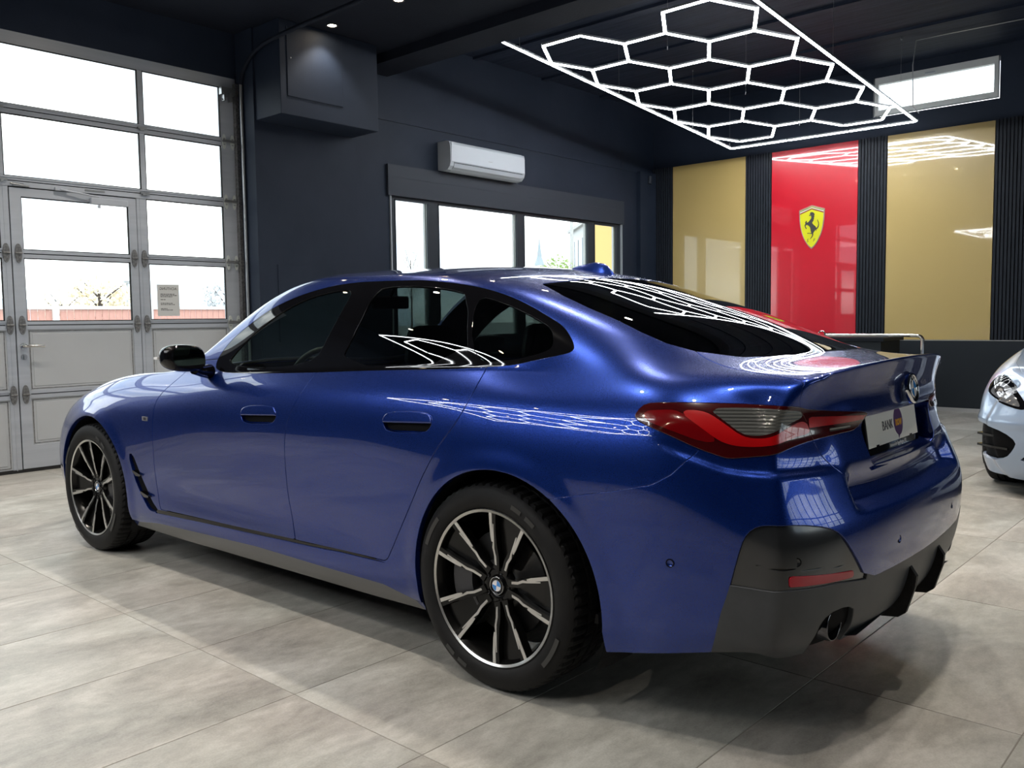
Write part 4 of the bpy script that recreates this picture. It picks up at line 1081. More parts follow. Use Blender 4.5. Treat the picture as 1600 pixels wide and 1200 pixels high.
W['shutter'] = mat('slate_shutter_box', (.034, .041, .055), .5)
W['white_frame'] = mat('white_window_frame', (.62, .64, .64), .4)
W['white_plastic'] = mat('white_plastic', (.44, .48, .53), .35)
W['rubber'] = mat('seal_rubber', (.01, .01, .01), .7)
W['glass'] = glass_mat('window_pane', (.90, .93, .92), 1.45)
W['steel'] = mat('polished_steel', (.62, .60, .56), .18, 1)
W['paper'] = mat('paper', (.62, .63, .62), .7)
W['ink'] = mat('ink', (.05, .05, .05), .8)
W['base'] = mat('pale_skirting', (.42, .41, .40), .4)
W['led'] = mat('led_diffuser', (.9, .95, 1), .4, emit=(.93, .97, 1.0), emit_s=LED)
W['led_body'] = mat('led_aluminium_profile', (.45, .46, .48), .35, .7)
W['spot'] = mat('spot_lens', (1, .9, .75), .4, emit=(1.0, .80, .55), emit_s=60)
W['spot_ring'] = mat('spot_ring', (.03, .03, .035), .5)

for _k in ('wall', 'ceiling', 'ceiling2', 'slat', 'tile_dark', 'frame_dark', 'shutter'): nodes(W[_k])[1].inputs['Specular IOR Level'].default_value = .16
# tiles: large format concrete look porcelain
def tile_mat():
    m = mat('concrete_look_porcelain', (.36, .34, .32), .32); nt, b = nodes(m); N = nt.nodes.new; L = nt.links.new
    oi = N('ShaderNodeObjectInfo'); tc = N('ShaderNodeTexCoord'); cb = N('ShaderNodeCombineXYZ'); mu = N('ShaderNodeMath'); mu.operation = 'MULTIPLY'; mu.inputs[1].default_value = 90
    L(oi.outputs['Random'], mu.inputs[0]); L(mu.outputs[0], cb.inputs[0]); L(mu.outputs[0], cb.inputs[2])
    ad = N('ShaderNodeVectorMath'); L(tc.outputs['Object'], ad.inputs[0]); L(cb.outputs[0], ad.inputs[1])
    mp = N('ShaderNodeMapping'); mp.inputs['Scale'].default_value = (1, 1.8, 1); L(ad.outputs[0], mp.inputs[0])
    n1 = N('ShaderNodeTexNoise'); n1.inputs['Scale'].default_value = 1.9; n1.inputs['Detail'].default_value = 7; n1.inputs['Roughness'].default_value = .62; n1.inputs['Distortion'].default_value = .6
    L(mp.outputs[0], n1.inputs['Vector'])
    n2 = N('ShaderNodeTexNoise'); n2.inputs['Scale'].default_value = 14; n2.inputs['Detail'].default_value = 8; n2.inputs['Roughness'].default_value = .7; L(mp.outputs[0], n2.inputs['Vector'])
    n3 = N('ShaderNodeTexNoise'); n3.inputs['Scale'].default_value = 160; n3.inputs['Detail'].default_value = 3; L(ad.outputs[0], n3.inputs['Vector'])
    cr = N('ShaderNodeValToRGB'); e = cr.color_ramp.elements; e[0].position = .30; e[0].color = (.200, .190, .172, 1); e[1].position = .68; e[1].color = (.530, .515, .485, 1)
    e2 = e.new(.5); e2.color = (.365, .350, .322, 1)
    mx = N('ShaderNodeMath'); mx.operation = 'MULTIPLY_ADD'; mx.inputs[1].default_value = .38; L(n2.outputs['Fac'], mx.inputs[0])
    m2 = N('ShaderNodeMath'); m2.operation = 'MULTIPLY_ADD'; m2.inputs[1].default_value = .74; m2.inputs[2].default_value = -.06; L(n1.outputs['Fac'], m2.inputs[0]); L(m2.outputs[0], mx.inputs[2])
    m3 = N('ShaderNodeMath'); m3.operation = 'MULTIPLY_ADD'; m3.inputs[1].default_value = .16; m3.inputs[2].default_value = -.08; L(n3.outputs['Fac'], m3.inputs[0])
    m4 = N('ShaderNodeMath'); m4.operation = 'ADD'; L(mx.outputs[0], m4.inputs[0]); L(m3.outputs[0], m4.inputs[1]); L(m4.outputs[0], cr.inputs[0])
    n4 = N('ShaderNodeTexNoise'); n4.inputs['Scale'].default_value = 1.3; n4.inputs['Detail'].default_value = 3; L(ad.outputs[0], n4.inputs['Vector'])
    ct = N('ShaderNodeValToRGB'); q = ct.color_ramp.elements; q[0].position = .38; q[0].color = (.975, 1.0, .985, 1); q[1].position = .62; q[1].color = (1.0, .982, .965, 1); L(n4.outputs['Fac'], ct.inputs[0])
    mm = N('ShaderNodeMixRGB'); mm.blend_type = 'MULTIPLY'; mm.inputs[0].default_value = 1; L(cr.outputs[0], mm.inputs[1]); L(ct.outputs[0], mm.inputs[2]); L(mm.outputs[0], b.inputs['Base Color'])
    mr = N('ShaderNodeMapRange'); mr.inputs['To Min'].default_value = .27; mr.inputs['To Max'].default_value = .48; L(n2.outputs['Fac'], mr.inputs[0]); L(mr.outputs[0], b.inputs['Roughness'])
    bp = N('ShaderNodeBump'); bp.inputs['Strength'].default_value = .12; bp.inputs['Distance'].default_value = .002; L(n3.outputs['Fac'], bp.inputs['Height']); L(bp.outputs[0], b.inputs['Normal'])
    b.inputs['Specular IOR Level'].default_value = .5
    return m
W['tile'] = tile_mat()
W['grout'] = mat('grout', (.21, .20, .175), .8)

def structure(o): tag(o, kind='structure'); return o
X0, X1, Y0, Y1 = -6.2, 11.83, -5.2, 7.58       # inner faces of the room
ZL, ZR, UB0, UB1 = 4.0, 4.40, 6.07, 6.457
def build_room():
    # floor bed (grout) and tiles
    fl = MB(); fl.box((X0 - .3, Y0 - .3, -.12), (X1 + .3, 7.98, -.0015)); fl = structure(fl.build('floor', W['grout']))
    tu, tv, ou, ov, g = 1.1960, .6147, 1.579, 4.842, .0018
    b = MB(); b.box((g, g, -.012), (tu - g, tv - g, 0), 0, .0012); tm = b.mesh('tile', [W['tile']]); tm.shade_smooth() if False else None
    rest = MB()
    for i in range(-6, 9):
        for j in range(-20, 6):
            x, y = ou + i * tu, ov + j * tv
            ym = min(tv, 7.80 - y); xm = min(tu, X1 - x)
            if y + tv < Y0 or ym < .05 or xm < .05 or x + tu < X0: continue
            seen = (x > -1.4 and y > -.7 and (x * .744 + y * .668) > 1.0)
            if seen:
                if ym < tv or xm < tu:
                    b = MB(); b.box((g, g, -.012), (xm - g, ym - g, 0)); o = b.build('tile', W['tile'], fl, (x, y, 0))
                else: o = link('tile', tm, fl, (x, y, 0))
            else: rest.box((x + g, y + g, -.012), (x + xm - g, y + ym - g, 0))
    o = rest.build('tile_field', W['tile'], fl); tag(o, kind='stuff')
    # ---- gate wall (y = 7.775) with the opening x .50-4.70, z 0-3.57
    b = MB(); b.box((X0, 7.775, 0), (.50, 8.10, 4.6)); b.box((.50, 7.775, 3.575), (4.73, 8.10, 4.6)); b.box((4.71, 7.48, 0), (4.73, 8.10, 4.6)) ; b.box((X0 - .3, 7.775, 0), (X0, 8.1, 4.6))
    structure(b.build('wall_gate', W['wall']))
    # pier between gate and windows
    b = MB(); b.box((4.73, 7.48, 0), (5.92, 8.10, 4.6)); pier = structure(b.build('wall_pier', W['wall']))
    b = MB(); b.box((4.92, 7.474, 1.02), (5.50, 7.481, 1.78)); b.box((4.945, 7.4735, 1.62), (4.96, 7.4745, 1.635)); b.build('service_hatch', W['wall'], pier)
    # window wall
    yw = Y1
    b = MB(); b.box((5.92, yw, 0), (6.45, 7.66, 4.6)); b.box((10.95, yw, 0), (X1 + .3, 7.66, 4.6)); b.box((6.45, yw, 0), (10.95, 7.66, .92)); b.box((6.45, yw, 2.66), (10.95, 7.66, 3.44)); b.box((6.45, yw + .03, 3.44), (10.95, 7.66, 4.6))
    b.box((5.92, yw - .012, 3.425), (11.4, yw, 3.455)); b.box((11.36, yw - .07, 0), (X1, yw, 3.44)); b.box((5.92, yw + .001, 3.44), (X1, yw + .03, 4.6))
    structure(b.build('wall_windows', W['wall']))
    # right wall with its high window, low base wall
    b = MB(); hy0, hy1, hz0, hz1 = 2.74, 4.22, 3.775, 4.275
    b.box((X1, Y0 - .3, .888), (X1 + .25, hy0, 4.6)); b.box((X1, hy1, .888), (X1 + .25, 8.0, 4.6)); b.box((X1, hy0, .888), (X1 + .25, hy1, hz0)); b.box((X1, hy0, hz1), (X1 + .25, hy1, 4.6))
    b.box((X1, Y0 - .3, 0), (X1 + .25, 8.0, .888))
    structure(b.build('wall_right', W['wall']))
    b = MB(); b.box((X1 - .045, Y0, 0), (X1, Y1, .884)); structure(b.build('wall_base', W['tile_dark']))
    b = MB(); b.box((X1 - .06, Y0, 0), (X1 - .045, Y1, .045)); structure(b.build('baseboard_right', W['base']))
    b = MB(); b.box((X1 - .049, Y0, .882), (X1 - .001, Y1, .890)); structure(b.build('trim_1', W['base']))
    # walls outside the picture: left and back, with a steel-framed works window behind the camera
    b = MB(); b.box((X0 - .3, Y0 - .3, 0), (X0, 7.8, 4.6)); structure(b.build('wall_left', W['wall']))
    b = MB(); wx0, wx1, wz0, wz1 = 3.0, 8.4, 1.5, 3.7
    b.box((X0, Y0 - .3, 0), (wx0, Y0, 4.6)); b.box((wx1, Y0 - .3, 0), (X1, Y0, 4.6)); b.box((wx0, Y0 - .3, 0), (wx1, Y0, wz0)); b.box((wx0, Y0 - .3, wz1), (wx1, Y0, 4.6)); structure(b.build('wall_back', W['wall']))
    w3 = structure(empty('window_3', (wx0, Y0, wz0)))
    b = MB(); n = 8; m = 4
    for i in range(n + 1): xx = (wx1 - wx0) * i / n; b.box((xx - .03, -.12, 0), (xx + .03, -.06, wz1 - wz0))
    for i in range(m + 1): zz = (wz1 - wz0) * i / m; b.box((0, -.12, zz - .03), (wx1 - wx0, -.06, zz + .03))
    b.build('window_frame', W['frame_dark'], w3); b = MB(); b.box((0, -.095, 0), (wx1 - wx0, -.09, wz1 - wz0)); b.build('pane', W['glass'], w3)
    # ceiling
    b = MB(); b.box((X0 - .3, Y0 - .3, ZL), (UB0, 8.1, ZL + .2)); structure(b.build('ceiling', W['ceiling']))
    b = MB(); b.box((UB1, Y0 - .3, ZR), (X1 + .3, 8.1, ZR + .2)); structure(b.build('ceiling', W['ceiling2']))
    b = MB(); b.box((UB0, Y0, 3.90), (UB1, 8.0, 4.6)); structure(b.build('ceiling_beam', W['ceiling']))
    for k, ux in enumerate((7.86, 9.16, 10.46)):
        b = MB(); b.box((ux - .04, Y0, 4.37), (ux + .04, 7.6, ZR)); structure(b.build('ceiling_joist', W['ceiling2']))
    # ---- big window
    w1 = structure(empty('window_1', (6.45, yw, .92)))
    fr = MB(); wd, ht = 4.5, 1.74; d0, d1 = .012, .048
    glass = [(.085, .60), (.755, 2.160), (2.295, 3.69), (3.84, 4.39)]
    gz0, gz1 = .09, 1.66
    xs = [0.0] + [q for g_ in glass for q in g_] + [wd]
    for i in range(0, len(xs), 2): fr.box((xs[i], d0, 0), (xs[i + 1], d1, ht))
    for a, c in glass: fr.box((a, d0, 0), (c, d1, gz0)); fr.box((a, d0, gz1), (c, d1, ht))
    fr.build('window_frame', W['frame_dark'], w1)
    for a, c in glass:
        b = MB()
        for q in ((a, a + .010), (c - .010, c)): b.box((q[0], d0 - .006, gz0), (q[1], d0 + .02, gz1))
        b.box((a, d0 - .006, gz1 - .014), (c, d0 + .02, gz1)); b.box((a, d0 - .006, gz0), (c, d0 + .02, gz0 + .022)); b.build('sash', W['frame_dark'], w1)
        b = MB(); b.box((a, d0 + .022, gz0), (c, d0 + .028, gz1)); b.build('pane', W['glass'], w1)
        b = MB(); b.box((a + .001, d1, gz0), (a + .012, d1 + .03, gz1)); b.box((c - .03, d1, gz0), (c - .001, d1 + .03, gz1)); b.build('outer_reveal', W['white_frame'], w1)
    b = MB(); b.box((-.04, -.035, 1.69), (wd + .03, .02, 2.03)); b.box((-.04, -.037, 1.895), (wd + .03, -.034, 1.90)); b.build('shutter_box', W['shutter'], w1)
    for q in (.0, wd - .012): b = MB(); b.box((q, -.02, 0), (q + .012, .04, 1.69)); b.build('guide_rail', W['white_plastic'], w1)
    b = MB(); b.box((-.05, -.14, -.04), (wd + .05, .06, 0)); b.build('window_sill', W['wall'], w1)
    # ---- small high window
    w2 = structure(empty('window_2', (X1, hy0, hz0)))
    b = MB(); L_, H_ = hy1 - hy0, hz1 - hz0; f = .085
    for q in ((0, 0, L_, f), (0, H_ - f, L_, H_), (0, f, f, H_ - f), (L_ - f, f, L_, H_ - f)): b.box((.0, q[0] + .02, q[1] + .02 if q[1] == 0 else q[1]), (.07, q[2] - .02, q[3]))
    b.build('window_frame', W['white_frame'], w2)
    b = MB(); b.box((.03, f, f), (.036, L_ - f, H_ - f)); b.build('pane', W['glass'], w2)
    b = MB(); b.box((-.03, L_ * .5 - .02, H_ - .065), (0, L_ * .5 + .10, H_ - .045)); b.build('window_handle', W['white_plastic'], w2)

def build_gate():
    y = 7.79
    g = empty('sectional_gate', (2.6, y + .02, 0)); tag(g, 'white and aluminium sectional gate with glazed rows and a wicket door', 'gate')
    def P(o): o.parent = g; o.matrix_parent_inverse = Matrix.Translation((-2.6, -(y + .02), 0)); return o
    cols = [(.50, .67), (1.43, 1.47), (2.575, 2.60), (3.745, 3.775), (4.53, 4.70)]
    rows = [.645, 1.215, 1.80, 2.385, 2.96, 3.56]
    b = MB()
    # end stiles and top rail
    b.box((.50, y, 0), (.67, y + .04, 3.57)); b.box((4.535, y, 0), (4.705, y + .04, 3.57)); b.box((.50, y - .004, 3.475), (4.70, y + .044, 3.575)); P(b.build('end_stile', W['alu']))
    def hrail(x0, x1, zc, up=.035, dn=.04, nm='rail'):
        b = MB(); b.box((x0, y - .004, zc + .004), (x1, y + .04, zc + up)); b.box((x0, y - .004, zc - dn), (x1, y + .04, zc - .004)); b.box((x0, y + .006, zc - .004), (x1, y + .034, zc + .004), 1); b.box((x0, y - .012, zc + up - .012), (x1, y, zc + up)); b.box((x0, y - .010, zc - dn), (x1, y, zc - dn + .010)); P(b.build(nm, [W['alu'], W['rubber']]))
    for zc in (2.96,): hrail(.67, 4.535, zc)
    hrail(.67, 4.535, 2.385, .035, .045)
    for zc in (1.80, 1.215, .645):
        hrail(.67, 2.572, zc, .035, .04); hrail(3.745, 4.535, zc, .035, .04)
    # mullions in the two top rows
    for x0, x1 in ((1.43, 1.47), (2.575, 2.60), (3.733, 3.776)):
        for z0, z1 in ((2.425, 2.92), (3.0, 3.476)): b = MB(); b.box((x0, y, z0), (x1, y + .04, z1)); P(b.build('mullion', W['alu']))
        for zc in (2.385, 2.96): b = MB(); b.box((x0 - .02, y - .022, zc - .006), (x1 + .02, y, zc + .012)); b.box((x0 - .005, y - .028, zc - .02), (x1 - .01, y - .01, zc)); P(b.build('hinge_clip', W['zinc']))
    # wicket frame stiles
    for x0, x1 in ((2.555, 2.625), (3.675, 3.768), (1.40, 1.47)): b = MB(); b.box((x0, y - .004, .02), (x1, y + .04, 2.345), 0, .004); b.box((x0 + .028, y - .007, .02), (x0 + .033, y, 2.345)); P(b.build('stile', W['alu']))
    # wicket door leaf
    leaf = MB(); x0, x1, z1 = 2.632, 3.668, 2.33
    leaf.box((x0, y - .008, .03), (x0 + .085, y + .034, z1)); leaf.box((x1 - .068, y - .008, .03), (x1, y + .034, z1)); leaf.box((x0 + .085, y - .008, 2.262), (x1 - .068, y + .034, z1)); leaf.box((x0 + .085, y - .008, .03), (x1 - .068, y + .034, .22))
    for zc in (1.80, 1.215, .645): leaf.box((x0 + .085, y - .008, zc + .004), (x1 - .068, y + .034, zc + .03)); leaf.box((x0 + .085, y - .008, zc - .035), (x1 - .068, y + .034, zc - .004)); leaf.box((x0 + .085, y + .004, zc - .004), (x1 - .068, y + .03, zc + .004), 1)
    leaf.box((2.600, y + .012, .03), (2.640, y + .03, 2.36), 1); leaf.box((3.66, y + .012, .03), (3.69, y + .03, 2.36), 1); leaf.box((2.6, y + .012, 2.32), (3.69, y + .03, 2.37), 1)  # rubber strips added behind the leaf gaps to stop light leaking through
    lf = P(leaf.build('door_leaf', [W['alu'], W['rubber']]))
    px0, px1 = x0 + .085, x1 - .068
    def panel(a, c, z0, z1, inner=True):
        b = MB(); b.box((a, y + .004, z0), (c, y + .030, z1)); i = .035
        b.box((a + i, y + .000, z0 + i), (c - i, y + .006, z1 - i), 0, .003)
        # moulded groove lines
        b.box((a + .012, y + .002, z0 + .012), (a + .018, y + .005, z1 - .012), 1); b.box((c - .018, y + .002, z0 + .012), (c - .012, y + .005, z1 - .012), 1); b.box((a + .012, y + .002, z1 - .018), (c - .012, y + .005, z1 - .012), 1); b.box((a + .012, y + .002, z0 + .012), (c - .012, y + .005, z0 + .018), 1)
        P(b.build('gate_panel', [W['gate_panel'], W['zinc_dark']]))
    def pane(a, c, z0, z1):
        b = MB(); b.box((a, y + .016, z0), (c, y + .022, z1)); P(b.build('pane', W['glass']))
        b = MB()
        for q in ((a, z0, a + .008, z1), (c - .008, z0, c, z1), (a, z0, c, z0 + .008), (a, z1 - .008, c, z1)): b.box((q[0], y + .002, q[1]), (q[2], y + .018, q[3]))
        P(b.build('glazing_bead', W['rubber']))
    # leaf fillings
    panel(px0, px1, .22, .610); panel(px0, px1, .675, 1.180); pane(px0, px1, 1.245, 1.765); pane(px0, px1, 1.83, 2.262)
    # side fields
    for a, c in ((3.768, 4.535), (1.47, 2.555), (.67, 1.40)):
        panel(a, c, .03, .605); panel(a, c, .68, 1.175); pane(a, c, 1.25, 1.76); pane(a, c, 1.835, 2.34)
    for a, c in ((.67, 1.43), (1.47, 2.575), (2.60, 3.733), (3.776, 4.535)): pane(a, c, 2.42, 2.92); pane(a, c, 2.995, 3.476)
    b = MB(); b.box((.50, y - .004, .0), (4.70, y + .045, .028)); P(b.build('floor_seal', W['rubber']))
    # oval hinge plates either side of the wicket
    hb = MB(); n = 24; pts = [(.026 * math.cos(a), .078 * math.sin(a)) for a in np.linspace(0, 2 * math.pi, n, endpoint=False)]
    hb.prism(pts, 1, -.012, 0); hb.tube([(-.026, -.018, 0), (.026, -.018, 0)], .006, 8)
    for sx, sz in ((.010, .045), (-.010, .045), (0, .030), (.010, -.045), (-.010, -.045), (0, -.030)):
        hb.box((sx - .003, -.016, sz - .003), (sx + .003, -.012, sz + .003))
    hm = hb.mesh('hinge', [W['zinc_dark']])
    for x in (2.584, 2.676, 3.634, 3.725, 1.45, 1.38):
        for zc in (1.80, 1.215, .645):
            o = link('hinge', hm, None, (x, y - .009, zc)); P(o)
    # roller brackets on the right stile
    rb = MB()
    for dx in (-.035, .045):
        pts = [(dx + .020 * math.cos(a), .062 * math.sin(a)) for a in np.linspace(0, 2 * math.pi, 16, endpoint=False)]
        rb.prism(pts, 1, -.008, 0, 1)
        rb.box((dx - .008, -.012, .02), (dx + .008, -.006, .028)); rb.box((dx - .008, -.012, -.028), (dx + .008, -.006, -.02))
    rb.tube([(-.06, -.022, 0), (.11, -.022, 0)], .007, 8); rb.tube([(-.055, -.02, .012), (.06, -.02, .012)], .004, 6)
    rb.xform(Matrix.Diagonal((1.1, 1, 1.15, 1))); rm = rb.mesh('roller_bracket', [W['zinc'], W['bracket']])
    for zc in (2.96, 2.385, 1.80, 1.215, .645): P(link('roller_bracket', rm, None, (4.60, y - .006, zc)))
    b = MB(); b.box((4.53, y - .05, 3.40), (4.68, y - .004, 3.47)); b.box((4.55, y - .06, 3.34), (4.57, y - .004, 3.42)); b.box((4.62, y - .06, 3.34), (4.64, y - .004, 3.42)); b.tube([(4.54, y - .03, 3.35), (4.70, y - .03, 3.46)], .006, 6); P(b.build('cable_bracket', W['zinc']))
    # handle, lock, closer
    b = MB(); zc = 1.043; xc = 2.678
    b.tube([(xc, y - .010, zc), (xc, y - .018, zc)], .027, 16); b.tube([(xc, y - .016, zc), (xc, y - .055, zc), (xc + .02, y - .062, zc), (xc + .145, y - .062, zc - .002)], .0105, 10); P(b.build('door_handle', W['steel']))
    b = MB(); b.tube([(xc, y - .010, zc - .088), (xc, y - .018, zc - .088)], .024, 16); b.box((xc - .006, y - .03, zc - .105), (xc + .006, y - .016, zc - .075)); P(b.build('lock_cylinder', W['zinc']))
    b = MB(); b.box((3.26, y - .055, 2.245), (3.58, y - .01, 2.30), 0, .006); b.tube([(3.33, y - .04, 2.24), (3.33, y - .04, 2.215)], .014, 10); b.tube([(3.33, y - .05, 2.31), (3.02, y - .035, 2.345)], .008, 6); b.box((2.98, y - .035, 2.335), (3.08, y - .008, 2.36)); P(b.build('door_closer', W['alu']))
    b = MB(); b.box((2.66, y - .02, 2.34), (2.74, y - .004, 2.37)); b.tube([(2.64, y - .02, 2.36), (2.78, y - .02, 2.345)], .007, 6); P(b.build('door_latch', W['zinc']))
    b = MB(); b.box((3.23, y - .006, 2.355), (3.40, y - .003, 2.372)); P(b.build('maker_strip', W['zinc']))
    # track: vertical pipe rail then curved towards the room along the ceiling
    tr = MB(); tr.tube([(4.69, 7.66, .0), (4.69, 7.66, 3.50)], .016, 10)
    o = tr.build('gate_track', W['zinc']); P(o)
    pts = [(4.69, 7.66, 3.50), (4.69, 7.63, 3.60), (4.69, 7.50, 3.72), (4.69, 7.30, 3.79), (4.69, 7.0, 3.82), (4.69, 5.5, 3.835), (4.69, 3.4, 3.84)]
    b = MB(); b.tube(smooth_poly(pts, 2, False), .018, 8); b.tube([(q[0] + .05, q[1] - .02, q[2] + .045) for q in smooth_poly(pts[1:], 2, False)], .010, 6); P(b.build('ceiling_track', W['ceiling']))
    b = MB(); b.box((4.675, 7.74, 0), (4.712, 7.80, 3.52)); P(b.build('side_guide', W['zinc_dark']))
    # notice taped to the pane
    nt = empty('notice', (3.945, y + .008, 1.43)); tag(nt, 'white paper notice taped inside the gate pane, print showing through in reverse', 'notice')
    b = MB(); b.box((-.106, -.001, -.145), (.106, 0, .145)); b.build('sheet', W['paper'], nt)
    R_ = (math.radians(90), 0, 0)
    o = text_obj('print_heading', 'ACHTUNG', .034, W['ink'], nt, (0, -.002, .105), R_, .0002); o.scale = (-1, 1, 1)
    b = MB()
    for k, (z, w) in enumerate(((.056, .13), (.044, .15), (.032, .11), (.006, .03), (-.028, .10), (-.040, .12), (-.078, .06), (-.090, .11))):
        xx = -.075
        while xx < -.075 + w: ww = .010 + .007 * ((k * 7 + int(xx * 900)) % 3); b.box((xx, -.002, z - .0028), (xx + ww, -.0012, z + .0028)); xx += ww + .005
    b.build('print_lines', W['ink'], nt)
    return g
# ------------------------------------------------------------------ fittings
def build_airco():
    a = empty('air_conditioner', (7.86, 7.58, 2.95)); tag(a, 'white wall air conditioner above the anthracite window', 'air conditioner')
    b = MB(); L2 = .655; prof = [(0, .02), (0, .345), (-.155, .345), (-.195, .325), (-.212, .28), (-.214, .10), (-.20, .055), (-.16, .015), (-.08, 0)]
    st = len(b.v); b.prism(prof, 0, -L2, L2); b.build('casing', W['white_plastic'], a, fix=True)
    b = MB(); b.prism([(-.216, .10), (-.219, .105), (-.219, .30), (-.213, .325), (-.210, .32), (-.214, .28)], 0, -L2 + .012, L2 - .012); b.build('front_cover', W['white_plastic'], a, fix=True)
    b = MB(); b.prism([(-.195, .045), (-.212, .085), (-.216, .085), (-.200, .04), (-.13, .002), (-.125, .006)], 0, -L2 + .06, L2 - .05); b.build('air_flap', W['white_plastic'], a, fix=True)
    b = MB(); b.box((-L2 + .055, -.214, .088), (L2 - .045, -.2, .094)); b.build('outlet_slot', W['rubber'], a)
    b = MB(); b.box((-.02, -.2196, .168), (.05, -.2188, .175)); b.build('maker_plate', W['zinc'], a)

def build_duct():
    d = empty('wall_cabinet', (5.305, 7.27, 3.14)); tag(d, 'anthracite boxed-in cabinet projecting from the pier below the ceiling', 'cabinet')
    b = MB(); b.box((-.575, -.215, 0), (.575, .212, .858), 0, .004); b.build('casing', W['wall'], d)
    b = MB(); b.box((-.50, -.222, .17), (.13, -.213, .80), 0, .002); dr = b.build('door', W['wall'], d)
    b = MB(); b.tube([(-.46, -.222, .52), (-.46, -.227, .52)], .007, 8); b.build('lock', W['zinc'], dr)

def build_hex(name, label, origin, yaw, tu, tv, flip=1, rows=(5, 4, 5), group=None, z_ceiling=4.40, wires=True, partial=False):
    """honeycomb of LED battens inside an open rectangular frame; lattice unit s = .47 m"""
    s = .47; r = math.sqrt(3) / 2
    E1 = Vector((math.cos(yaw), math.sin(yaw), tu)).normalized(); E2 = Vector((-math.sin(yaw), math.cos(yaw), tv)); E2 -= E1 * E1.dot(E2); E2.normalize(); NN = E1.cross(E2)
    root = empty(name, origin); tag(root, label, 'light', group)
    R = Matrix((E1, E2, NN)).transposed().to_4x4()
    root.matrix_world = Matrix.Translation(origin) @ R
    cache = {}
    def tube_mesh(L, w=.030, h=.030):
        k = round(L, 3)
        if k in cache: return cache[k]
        b = MB(); h0 = L / 2 - .012
        n = 8; prof = [(w / 2 * math.cos(a), -.004 + w / 2 * .75 * math.sin(a)) for a in np.linspace(math.pi, 2 * math.pi, n)]
        v = [(-h0, p, q) for p, q in prof] + [(h0, p, q) for p, q in prof]; f = [(i, i + 1, n + i + 1, n + i) for i in range(n - 1)]
        b.add(v, f, 0, True); b.add(v[:n], [list(range(n))[::-1]], 0); b.add(v[n:], [list(range(n))], 0)
        b.box((-h0 - .004, -w / 2 - .002, -.004), (h0 + .004, w / 2 + .002, h * .55), 1)
        cache[k] = b.mesh('light_tube', [W['led'], W['led_body']]); return cache[k]
    def tube(a, b_):
        a, b_ = Vector((*a, 0)) * s, Vector((*b_, 0)) * s; L = (b_ - a).length
        link('light_tube', tube_mesh(L), root, (a + b_) / 2, (0, 0, math.atan2((b_ - a).y, (b_ - a).x)))
    edges = set(); nodes_ = {}
    off = [(-r, .5), (0, 1), (r, .5), (r, -.5), (0, -1), (-r, -.5)]
    for ri, cnt in enumerate(rows):
        for k in range(cnt):
            cx = (r if ri % 2 == 0 else 2 * r) + k * 2 * r; cy = -.5 - 1.5 * ri
            pts = [(round(cx + a, 3), round(cy + b_, 3)) for a, b_ in off]
            for i in range(6): edges.add(tuple(sorted((pts[i], pts[(i + 1) % 6])))); nodes_[pts[i]] = 1
    for a, b_ in sorted(edges): tube(a, b_)
    fx0, fx1, fy0, fy1 = -.71, 9.22, .56, -4.66
    nseg = 5
    for y in (fy0, fy1):
        for i in range(nseg): tube((fx0 + (fx1 - fx0) * i / nseg, y), (fx0 + (fx1 - fx0) * (i + 1) / nseg, y))
    for i in range(3): tube((fx1, fy0 + (fy1 - fy0) * i / 3), (fx1, fy0 + (fy1 - fy0) * (i + 1) / 3))
    b = MB(); b.lathe([(0, .020), (.020, .020), (.020, .0), (.013, -.002), (0, -.002)], axis=2, n=10); cm = b.mesh('connector', [W['led_body']])
    for (x, y) in sorted(nodes_): link('connector', cm, root, (x * s, y * s, 0))
    for y in (fy0, fy1):
        for i in range(nseg + 1): link('connector', cm, root, ((fx0 + (fx1 - fx0) * i / nseg) * s, y * s, 0))
    Minv = root.matrix_world.inverted()
    for (x, y) in ((-.2, .5), (3.46, .5), (6.93, .5), (9.0, .5), (0.5, -4.6), (4.1, -4.6), (8.2, -4.6), (1.73, -2.0), (5.2, -2.0), (8.2, -2.0)):
        p = root.matrix_world @ Vector((x * s, y * s, .015)); q = p.copy(); q.z = z_ceiling - .003
        b = MB(); b.tube([p, q], .0014, 5); b.tube([p, p + Vector((0, 0, .03))], .005, 6); b.tube([q - Vector((0, 0, .02)), q], .010, 8)
        o = b.build('suspension_wire', W['zinc']); o.parent = root; o.matrix_parent_inverse = Minv
    return root

def build_spot(x, y, z, lab, energy, group='ceiling downlights'):
    s = empty('downlight', (x, y, z)); tag(s, lab, 'light', group)
    if 'ring' not in SPOT:
        b = MB(); b.lathe([(.058, .0), (.058, -.006), (.044, -.008), (.040, .0), (.038, .012)], axis=2, n=24); SPOT['ring'] = b.mesh('bezel', [W['spot_ring']])
        b = MB(); b.lathe([(.0, -.001), (.040, -.001)], axis=2, n=24); b.f = [f[::-1] for f in b.f]; SPOT['lens'] = b.mesh('lens', [W['spot']])
    link('bezel', SPOT['ring'], s); link('lens', SPOT['lens'], s)
    l = bpy.data.lights.new('downlight_lamp', 'SPOT'); l.energy = energy; l.color = (1, .92, .82); l.spot_size = math.radians(105); l.spot_blend = .6; l.shadow_soft_size = .04
    o = bpy.data.objects.new('downlight_lamp', l); COL.objects.link(o); o.parent = s; o.location = (0, 0, -.02)
SPOT = {}

